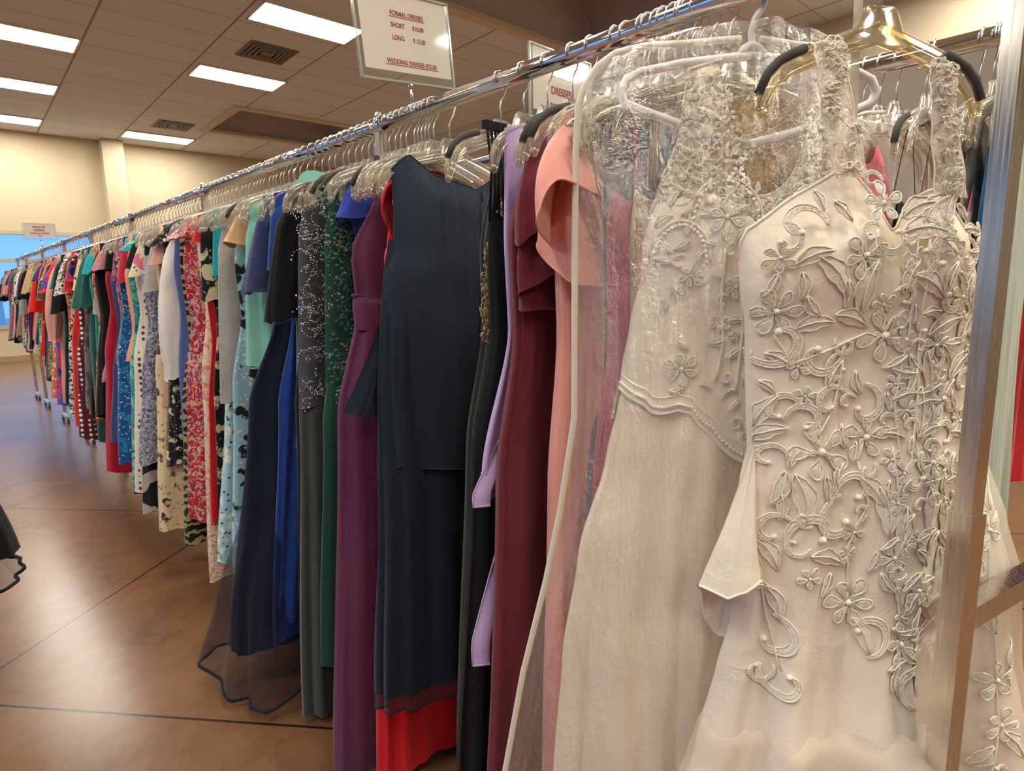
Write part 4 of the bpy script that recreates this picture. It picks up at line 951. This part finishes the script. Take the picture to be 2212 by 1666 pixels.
r, P, S = D('evening_gown', 1.80, .142, .27, -1.52, K['royal'], 'royal blue gown', 'royal blue jersey gown with a stepped curved hem', sh=.16, depth=.03, seed=17, nf=7, amp=.012, tip=(.20, -.36), style='cap')
mb = MB(); rows = []
for j in range(25):
    t = j/24; z = -.5-.93*t; xl = -.142-.135*t
    rows.append([(xl+(.10*(1-.2*t))*k/10, -.036-.012*t+.010*math.sin(k*.9), z-.018*math.sin(PI*k/10)*t) for k in range(11)])
mb.loft(rows, closed=False); mb.tube(rows[-1], .0018, 5); mb.build('front_panel', K['royal'], r)
# navy lace gown with tulle
r, P, S = D('evening_gown', 1.90, .152, .37, -1.55, K['navylace'], 'navy lace and tulle gown', 'navy gown with scalloped lace sleeves and a sheer tulle hem reaching the floor', sh=.15, depth=.034, seed=18, tip=(.238, -.425), style='bell', skirt_mat=K['inkblue'], waist_z=-.52, nf=7, amp=.016, hemd=.12)
prof = [(-.55, -.155, .155, .04), (-1.0, -.25, .22, .085), (-1.4, -.375, .3, .18), (-1.66, -.425, .34, .27)]
Pt, _ = surf(prof, lambda x: -.56, lambda x: -.56, lambda th: -1.645+.025*math.sin(3*th+.5), [(-.5, .002), (-1.2, .02), (-1.6, .045)], 77, 7, xref=(-.155, .155))
body_mesh('tulle_layer', Pt, K['tulle'], r, 96, 40); hem_cord(Pt, r, K['inkblue'], .005, 1.0, 140, 'tulle_hem')
D('dress', 1.99, .11, .15, -1.0, K['mint'], 'mint long-sleeve dress', 'mint green dress whose sleeve hangs below the navy lace sleeve', sh=.16, depth=.026, seed=19, tip=(.212, -.655), style='bell')
D('dress', 2.035, .14, .205, -1.29, K['greyg'], 'warm grey gown', 'warm grey chiffon gown between sky floral and navy gowns', sh=.15, depth=.026, seed=20, nf=10, amp=.010)
D('dress', 2.075, .10, .14, -1.1, K['tan'], 'camel flared-sleeve dress', 'camel tan dress with pointed flared sleeves', sh=.165, depth=.024, seed=21, tip=(.205, -.27), style='flutter', top=-.12)
rest = [
 # y, mid, hem, zhem, mat, style, tip, name, short, label
 (2.135, .172, .275, -1.45, 'bluef2', 'strap', None, 'dress', 'sky floral gown with black flowers', 'sky blue gown with black and white blossoms, its hem lowest of the floral ones'),
 (2.19, .17, .20, -1.0, 'grlace', 'long', (.230, -.80), 'dress', 'pale grey lace dress', 'pale grey lace dress with very long straight sleeves'),
 (2.24, .155, .29, -1.405, 'bluef', 'strap', None, 'dress', 'sky blue floral gown', 'light blue gown with white floral sprays left of the black-blossom one'),
 (2.30, .160, .17, -.88, 'teal', 'cap', (.188, -.365), 'dress', 'teal cap-sleeve dress', 'turquoise teal jersey dress with a small pointed sleeve'),
 (2.375, .172, .228, -1.39, 'blackfl', 'elbow', (.200, -.45), 'dress', 'black and cream floral maxi dress', 'long black maxi dress with cream blossoms and elbow sleeves'),
 (2.44, .172, .235, -1.31, 'redy', 'cap', (.20, -.24), 'dress', 'scarlet dress', 'plain scarlet red dress showing as a strip beside the black maxi dress'),
 (2.50, .165, .238, -1.56, 'creampk', 'sleeveless', None, 'dress', 'cream and pink print dress', 'cream dress with faded pink print, its hem almost on the floor'),
 (2.60, .195, .262, -1.335, 'redfl', 'cap', (.238, -.22), 'dress', 'red ditsy floral dress', 'red dress with small pink and violet flowers, ruffled at the shoulder'),
 (2.67, .183, .278, -1.465, 'zebra', 'sleeveless', None, 'dress', 'olive and black zebra dress', 'olive and black zebra-striped dress whose hem shows under the red floral one'),
 (2.735, .192, .238, -1.39, 'peri', 'sleeveless', None, 'dress', 'periwinkle dress', 'periwinkle blue dress under the white puffed sleeve'),
 (2.80, .16, .195, -.95, 'white', 'puff', (.243, -.78), 'dress', 'white balloon-sleeve dress', 'white chiffon dress with long balloon sleeves and gathered cuffs'),
 (2.875, .19, .24, -1.16, 'blkcap', 'cap', (.225, -.225), 'dress', 'black and cream cap-sleeve dress', 'black dress with bold cream flowers on its short cap sleeve'),
 (2.94, .20, .302, -1.475, 'creamfl', 'sleeveless', None, 'dress', 'cream and brown floral dress', 'long cream dress with dark brown flowers along the hem'),
 (3.10, .222, .315, -1.185, 'bluegrey', 'strap', None, 'dress', 'blue-grey ditsy sundress', 'blue-grey ditsy print sundress, widest on the third rack'),
 (3.18, .195, .30, -1.44, 'blkgrey', 'sleeveless', None, 'dress', 'grey and black block dress', 'grey and black colour block dress whose hem shows below the blue-grey sundress'),
 (3.27, .207, .302, -1.36, 'polka', 'sleeveless', None, 'dress', 'cream dress with brown dots', 'cream dress with a line of brown dots'),
 (3.38, .21, .293, -1.405, 'tealtr', 'cap', (.225, -.22), 'dress', 'teal leaf print dress', 'teal dress with pale green leaf print'),
 (3.46, .208, .236, -.76, 'peach', 'sleeveless', None, 'dress', 'short peach dress', 'short peach orange dress beside the blue tropical one'),
 (3.58, .215, .305, -1.29, 'bluetr', 'sleeveless', None, 'dress', 'blue tropical dress', 'deep blue dress with turquoise tropical leaves'),
 (3.70, .20, .226, -.78, 'mauve', 'cap', (.212, -.35), 'dress', 'mauve print dress', 'short mauve and plum print dress'),
 (3.82, .199, .276, -1.205, 'navy3', 'strap', None, 'dress', 'indigo halter dress', 'indigo blue dress with a halter neck between crimson and mauve'),
 (3.95, .197, .297, -1.405, 'crimson', 'strap', None, 'dress', 'crimson dress', 'long crimson red dress with shaped armhole'),
 (4.10, .215, .275, -1.12, 'black', 'cap', (.23, -.30), 'dress', 'plain black dress behind the crimson one', 'plain black dress directly left of the long crimson dress'),
 (4.25, .201, .258, -1.155, 'orange', 'sleeveless', None, 'dress', 'orange leaf print dress', 'orange and yellow leaf print dress with a white card tag at the top'),
 (4.45, .208, .241, -1.32, 'dkgreen', 'bell', (.268, -.50), 'dress', 'forest green bell-sleeve dress', 'forest green dress with a broad bell sleeve'),
 (4.62, .209, .256, -1.135, 'grey3', 'sleeveless', None, 'dress', 'dark grey mottled dress', 'mottled dark grey dress below the forest green sleeve'),
 (4.80, .205, .278, -1.37, 'polka2', 'cap', (.25, -.21), 'dress', 'maroon polka dot dress', 'maroon dress with large white polka dots'),
 (4.95, .20, .27, -1.31, 'redb', 'elbow', (.245, -.40), 'dress', 'bright red short-sleeve dress', 'bright orange-red dress beside the maroon polka dots'),
 (5.15, .20, .276, -1.265, 'blkwhite', 'elbow', (.27, -.42), 'dress', 'black and white print dress', 'black dress with small white print and elbow sleeves'),
 (5.38, .20, .25, -1.2, 'black', 'long', (.27, -.55), 'dress', 'black long-sleeve dress on the fifth section', 'black dress with bent black sleeve left of the white print'),
 (5.55, .19, .25, -1.22, 'blush', 'puff', (.28, -.75), 'dress', 'blush pink dress', 'blush pink dress hanging as a pale strip'),
 (5.75, .19, .258, -1.26, 'vivid', 'elbow', (.275, -.40), 'dress', 'pink and blue print dress', 'vivid blue and pink print dress with loose sleeve'),
 (5.95, .185, .25, -1.23, 'orangef', 'cap', (.23, -.30), 'dress', 'orange blossom print dress', 'orange dress with pale blossoms and a tan sleeve behind it'),
 (6.12, .18, .245, -1.10, 'olive', 'elbow', (.26, -.46), 'dress', 'olive print dress', 'olive brown print dress with square sleeve'),
 (6.32, .18, .24, -1.13, 'purple', 'cap', (.24, -.3), 'dress', 'purple dress', 'purple dress, last long one before the short dresses'),
 (6.50, .18, .235, -.92, 'redb', 'bell', (.285, -.56), 'dress', 'flame red long-sleeve dress', 'flame red dress with a straight wide sleeve near the small sign'),
 (6.70, .18, .224, -.94, 'lime', 'cap', (.23, -.35), 'dress', 'lime print dress', 'lime green print dress in the far short section'),
 (6.88, .18, .224, -.95, 'tan', 'elbow', (.27, -.40), 'dress', 'tan angled-sleeve dress', 'tan dress with an angled sleeve under the small sign'),
 (7.08, .18, .226, -.96, 'creampk', 'sleeveless', None, 'dress', 'short cream print dress', 'short cream and pink print dress in the far short section'),
 (7.28, .18, .227, -.93, 'black', 'bell', (.26, -.45), 'dress', 'short black bell-sleeve dress', 'short black dress with wide sleeve near the far rack end'),
 (7.48, .18, .227, -.95, 'grlace', 'long', (.25, -.6), 'dress', 'short grey striped dress', 'short pale grey dress with long sleeve in the far section'),
 (7.68, .18, .221, -.92, 'white', 'elbow', (.25, -.42), 'dress', 'short white dress', 'short white dress far along the rack'),
 (7.88, .18, .221, -.94, 'blkwhite', 'elbow', (.26, -.5), 'dress', 'short black-and-white dress', 'short black and white speckled dress far along the rack'),
 (8.08, .18, .216, -.92, 'dkgreen', 'cap', (.24, -.3), 'dress', 'short dark green dress', 'short dark green dress close to the window'),
 (8.28, .18, .216, -.9, 'mauve', 'elbow', (.26, -.42), 'dress', 'short mauve dress', 'short mauve patterned dress close to the window'),
 (8.48, .18, .216, -.9, 'navy3', 'cap', (.24, -.3), 'dress', 'short indigo dress', 'short indigo dress close to the window'),
 (8.68, .18, .213, -.88, 'peach', 'elbow', (.25, -.4), 'dress', 'short peach striped dress', 'short peach dress close to the rack end'),
 (8.88, .18, .213, -.9, 'greyg', 'elbow', (.26, -.42), 'dress', 'short grey dress', 'short warm grey dress close to the rack end'),
 (9.10, .18, .213, -.9, 'black', 'bell', (.275, -.48), 'dress', 'last black dress', 'black dress at the far end, dark against the blue window'),
]
for i, (y, mid, hem, zh, mk, st, tip, nm, short, lab) in enumerate(rest):
    gap = (rest[i+1][0]-y) if i+1 < len(rest) else .2
    far = y > 5
    D(nm, y, mid, hem, zh, K[mk], short, lab, sh=min(.17, mid), style=st, tip=tip, depth=min(.05, max(.022, gap*.42)), hemd=min(.07, max(.03, gap*.7)), seed=100+i, nf=7+i % 5, amp=.010+.003*(i % 3),
      N=36 if far else 48, Mr=20 if far else 28, hemcord=not far, waist=-.5-.05*(i % 3))
# tag on the orange dress
mb = MB(); mb.box((0, 0, 0), (.028, .001, .045)); o = mb.build('hang_tag', M['tag'], None, smooth=False); o.location = (.755, 4.19, RZ-.50); o.rotation_euler = (0, math.radians(8), 0)
setmeta(o, 'white barcode card tag hanging on the orange print dress', 'tag')
# thinner dresses between the big ones, mostly hidden, fill the rail
fill = [(4.18, 'white'), (4.36, 'teal'), (4.54, 'black'), (4.71, 'creamfl'), (4.88, 'vivid'), (5.05, 'olive'), (5.26, 'orange'), (5.46, 'dkgreen'), (5.66, 'redb'), (5.85, 'blkwhite'), (6.03, 'lime'), (6.22, 'peach'), (6.41, 'black'), (6.6, 'orangef'),
        (6.79, 'navy3'), (6.98, 'blush'), (7.18, 'redb'), (7.38, 'purple'), (7.58, 'olive'), (7.78, 'crimson'), (7.98, 'sage'), (8.18, 'tan'), (8.38, 'black'), (8.58, 'white'), (8.78, 'rose'), (8.99, 'bluegrey'),
        (4.02, 'rose'), (3.88, 'black'), (3.76, 'tealtr'), (3.64, 'creamfl'), (3.52, 'crimson'), (3.32, 'black'), (3.225, 'paleprint'), (3.02, 'grlace'), (2.905, 'blush')]
cn = {'white': 'white', 'teal': 'teal', 'black': 'black', 'creamfl': 'cream floral', 'vivid': 'blue-pink', 'olive': 'olive', 'orange': 'orange print', 'dkgreen': 'green', 'redb': 'red', 'blkwhite': 'black-white', 'lime': 'lime', 'peach': 'peach', 'orangef': 'orange blossom',
      'navy3': 'indigo', 'blush': 'blush', 'purple': 'purple', 'crimson': 'crimson', 'sage': 'sage', 'tan': 'tan', 'rose': 'dusty rose', 'bluegrey': 'blue-grey', 'tealtr': 'teal leaf', 'paleprint': 'tropical print', 'grlace': 'grey lace'}
secs = [(2.84, 'second'), (4.08, 'third'), (5.2, 'fourth'), (6.3, 'fifth'), (7.5, 'sixth'), (8.7, 'seventh'), (9.6, 'last')]
rnd = random.Random(77)
bigs = [(q[0], q[8]) for q in rest]
for i, (y, mk) in enumerate(fill):
    nb = max((b for b in bigs if b[0] < y), key=lambda b: b[0])
    D('dress', y, rnd.uniform(.17, .20), rnd.uniform(.2, .25), rnd.uniform(-1.05, -.8) if y > 6.4 else rnd.uniform(-1.25, -.85), K[mk], 'thin %s dress behind the %s' % (cn[mk], nb[1]), '%s dress pressed flat right behind the %s' % (cn[mk], nb[1]),
      sh=.16, style=rnd.choice(('sleeveless', 'cap', 'elbow')), tip=(rnd.uniform(.20, .25), rnd.uniform(-.42, -.28)), depth=.022, seed=300+i, N=32, Mr=16, hemcord=False)
# more hangers crowded in the nearest two sections
rnd = random.Random(12)
for y in [.485, .535, .565, .56, .60, .63, .675, .755, 1.235, 1.27, 1.30, 1.375, 1.43, 1.50, 1.53, 1.565, 1.64, 1.67, 1.85, 1.95, 2.0, 2.1, 2.16, 2.27, 2.33, 2.41, 2.55, 2.63, 2.70, 2.77, 2.96, 3.0, 3.06, 3.14]:
    hanger(.95, y, math.radians(rnd.uniform(-7, 7)-(max(0, (.72-y))*150)), 'clear' if rnd.random() < .8 else 'pad', 'clear plastic hanger with a steel hook squeezed among the dresses of the near racks', 'spare clear hangers squeezed between dresses', half=rnd.choice((.2, .18)))

# ------------------------------------------------------------------ inner rail on the right
G2 = 'dresses on the inner rail at the right'
D('evening_gown', .45, .17, .22, -1.4, K['pinktulle'], 'hot pink tulle dress', 'hot pink tulle dress seen between the straps of the nearest wedding dress', sh=.16, x=RX2, depth=.05, amp=.02, nf=11, group=G2, top=-.14, seed=61)
D('evening_gown', .34, .15, .2, -1.4, K['black'], 'black thin-strap dress', 'black dress on thin straps in front of the hot pink tulle', sh=.15, style='strap', x=RX2, depth=.02, group=G2, hstyle='pad', straps_w=.004)
D('evening_gown', .255, .18, .22, -1.3, K['whitelilac'], 'white and lilac satin gown', 'white lilac satin gown right of the nearest wedding dress strap', sh=.17, x=RX2, depth=.012, group=G2)
D('evening_gown', .235, .18, .22, -1.3, K['grlace'], 'cream lace gown on the inner rail', 'cream lace gown with narrow edge beside the peacock blue dress', sh=.16, x=RX2, depth=.008, group=G2)
D('dress', .222, .195, .24, -1.2, K['paleprint'], 'pale tropical print dress', 'pale dress with pink and green tropical print beside the wedding bodice', sh=.17, x=RX2, depth=.008, group=G2, style='strap')
D('dress', .203, .19, .21, -.95, K['peacock'], 'peacock blue dress', 'peacock blue dress with a silver sequin shoulder on the inner rail', sh=.165, x=RX2, depth=.008, group=G2)
r, P, S = D('evening_gown', .182, .205, .25, -1.0, K['sage'], 'sage green gown', 'long sage green gown behind the chrome end post', sh=.17, x=RX2, depth=.008, group=G2)
o = sequin('silver_sequins', '#8c8880', '#d9d6cc', 200, .1); mb = MB(); mb.loft([[(1.30, .203, RZ-.15-.012*k), (1.34, .200, RZ-.15-.012*k), (1.345, .21, RZ-.15-.012*k)] for k in range(8)], closed=False)
oo = mb.build('sequin_strap', o, None); setmeta(oo, 'silver sequined strap lying over the peacock blue dress shoulder', 'strap')
rnd = random.Random(31)
for y in [.15, .19, .23, .33, .39, .42, .48, .52, .56, .60, .66, .70, .76]:
    hanger(RX2, y, math.radians(rnd.uniform(-14, 14)), 'clear', 'clear plastic hanger with a steel hook on the inner rail at the right', 'clear hangers on the inner rail')
for i, (y, mk) in enumerate([(.55, 'rose'), (.64, 'navy3'), (.74, 'champ'), (.86, 'wine'), (1.0, 'slate')]):
    D('evening_gown', y, .17, .22, -1.4, K[mk], 'inner %s gown' % mk, ['dusty rose', 'indigo', 'champagne', 'wine', 'slate'][i]+' gown further along the inner rail behind the hot pink tulle', x=RX2, depth=.03, group=G2, N=32, Mr=16, hemcord=False)
# clear bag over the pink dress
r = empty('garment_bag', (RX2, .40, RZ), math.radians(-8), label='small clear garment bag with white piping over the hot pink tulle', cat='garment bag')
mb = MB(); o2 = [(-.02, -.10), (-.1, -.112), (-.17, -.13), (-.20, -.16), (-.21, -.25), (-.215, -.6), (-.225, -1.3)]
mb.loft([[(x+(-2*x)*k/12, -.035*math.sin(PI*k/12), z) for k in range(13)] for x, z in o2], closed=False); mb.build('front_film', M['bag'], r)
mb = MB(); mb.tube([(x, 0, z) for x, z in o2], .004, 6); mb.tube([(-x, 0, z) for x, z in o2], .004, 6); mb.build('piping', M['piping'], r)
# third rail: wine and red satin
G3 = 'dresses on the separate rack at the right edge'
for y, mk, mid, hem, zh, lab in ((.33, 'blkwhite', .2, .24, -1.35, 'black and white print dress at the right edge under the red satin'), (.27, 'purple', .2, .24, -1.1, 'deep purple dress at the right edge'), (.21, 'redsatin', .22, .27, -.95, 'shiny red satin dress bunched at the right edge'), (.14, 'wine', .2, .24, -.62, 'wine velvet dress above the red satin at the right edge')):
    D('evening_gown', y, mid, hem, zh, K[mk], lab.split(' at ')[0]+' on the separate rack', lab, x=2.12, depth=.03, group=G3, amp=.02, nf=8, hemcord=False, seed=int(y*900))
# black sheer-hem dress beyond the left edge
r, P, S = D('evening_gown', 2.6, .20, .385, -1.29, K['black'], 'black sheer-hem gown', 'black gown with a sheer flared hem cut off by the left edge', x=-.255, depth=.06, hemd=.2, amp=.02, nf=6, group=None, seed=71, sh=.17)
Pt, _ = surf([(-.9, -.28, .28, .12), (-1.2, -.35, .35, .18), (-1.4, -.43, .43, .22)], lambda x: -.95, lambda x: -.95, lambda th: -1.345+.015*math.sin(4*th), [(-.9, .0), (-1.4, .03)], 72, 6, xref=(-.28, .28))
body_mesh('sheer_layer', Pt, K['tulle'], r, 72, 20); hem_cord(Pt, r, K['black'], .006, 1.0, 100)

# ------------------------------------------------------------------ price signs
def text(s, size, x, z, parent, align='CENTER', name='lettering', bold=.004, sx=1.0):
    cu = bpy.data.curves.new(name, 'FONT'); cu.body = s; cu.size = size; cu.align_x = align; cu.extrude = .0002; cu.offset = bold*size; cu.space_character = .98
    o = bpy.data.objects.new(name, cu); COL.objects.link(o); o.parent = parent; o.location = (x, -.0021, z); o.rotation_euler = (PI/2, 0, 0); o.scale = (sx, 1, 1); cu.materials.append(M['red_ink'])
    bpy.context.view_layer.update(); me = bpy.data.meshes.new_from_object(o.evaluated_get(bpy.context.evaluated_depsgraph_get())); me.name = name
    n = bpy.data.objects.new(name, me); COL.objects.link(n); n.parent = parent; n.location = o.location; n.rotation_euler = o.rotation_euler; n.scale = o.scale
    if not me.materials: me.materials.append(M['red_ink'])
    bpy.data.objects.remove(o); return n
def sign(x, y, z, rot, tilt, lines, label, w_=.278, h_=.176, stem=.06, cat='sign', paper=None):
    r = empty('price_sign', (x, y, z), rot, label=label, cat=cat, group='acrylic price signs on the racks'); r.rotation_euler = (0, tilt, rot)
    m = MB(); m.box((0, .0015, h_/2), (w_/2, .0006, h_/2)); m.box((0, -.0035, h_/2), (w_/2, .0006, h_/2)); m.build('acrylic_sleeve', M['acrylic'], r, smooth=False)
    m = MB()
    for s_ in (-1, 1): m.box((s_*w_/2, -.001, h_/2), (.0022, .004, h_/2+.002))
    for zz in (0, h_): m.box((0, -.001, zz), (w_/2, .004, .0022))
    m.build('acrylic_rim', M['acrylic_edge'], r, smooth=False)
    px0, px1, pz0, pz1 = paper or (-w_/2+.014, w_/2-.006, .022, h_-.003)
    m = MB(); m.box(((px0+px1)/2, -.001, (pz0+pz1)/2), ((px1-px0)/2, .0005, (pz1-pz0)/2)); pp = m.build('paper', M['paper'], r, smooth=False)
    for l in lines:
        t_ = text(l[0], l[3], l[1], l[2], pp, bold=l[4] if len(l) > 4 else .012, sx=l[6] if len(l) > 6 else .86)
        if len(l) > 5 and l[5]:
            u = MB(); u.box((l[1], -.0022, l[2]-.0028), (l[5]/2, .0002, .0006)); u.build('underline', M['red_ink'], pp, smooth=False)
    m = MB(); m.tube([(0, 0, 0), (0, 0, -stem)], .0035, 10); m.tube([(0, 0, 0), (0, 0, -.012)], .006, 10); m.build('stem', M['brushed'], r)
    m = MB(); m.box((0, 0, -stem-.004), (.012, .012, .004)); m.build('clip', M['acrylic_edge'], r, smooth=False)
    return r
sign(.955, 1.33, CAM_H+.502, 0, math.radians(-5.2), [('FORMAL DRESSES', .010, .148, .0150, .012, .106), ('SHORT', -.020, .122, .0150), ('$10.00', .040, .122, .0150), ('LONG', -.022, .094, .0150), ('$ 15.00', .040, .094, .0150), ('WEDDING DRESSES $25.00', .012, .040, .0150, .012, .158)],
     'acrylic price sign reading formal dresses short 10 long 15 wedding dresses 25', stem=.058, h_=.20)
sign(1.50, 1.31, CAM_H+.49, 0, math.radians(0), [('REGULAR', .0, .125, .030, .03), ('DRESSES', .0, .078, .030, .03), ('EVERYDAY PRICE', 0, .040, .016, .02)],
     'acrylic sign with red letters reading regular dresses, partly hidden behind the rail', stem=.047, h_=.20)
sign(.985, 7.75, CAM_H+.55, 0, math.radians(-1.5), [('REGULAR', .0, .112, .028, .03), ('DRESSES', .0, .080, .028, .03), ('EVERYDAY PRICES', 0, .052, .022, .03), ('$8.00', 0, .030, .018, .02)],
     'small distant white sign with red lettering in front of the window', stem=.11, h_=.155, w_=.265)
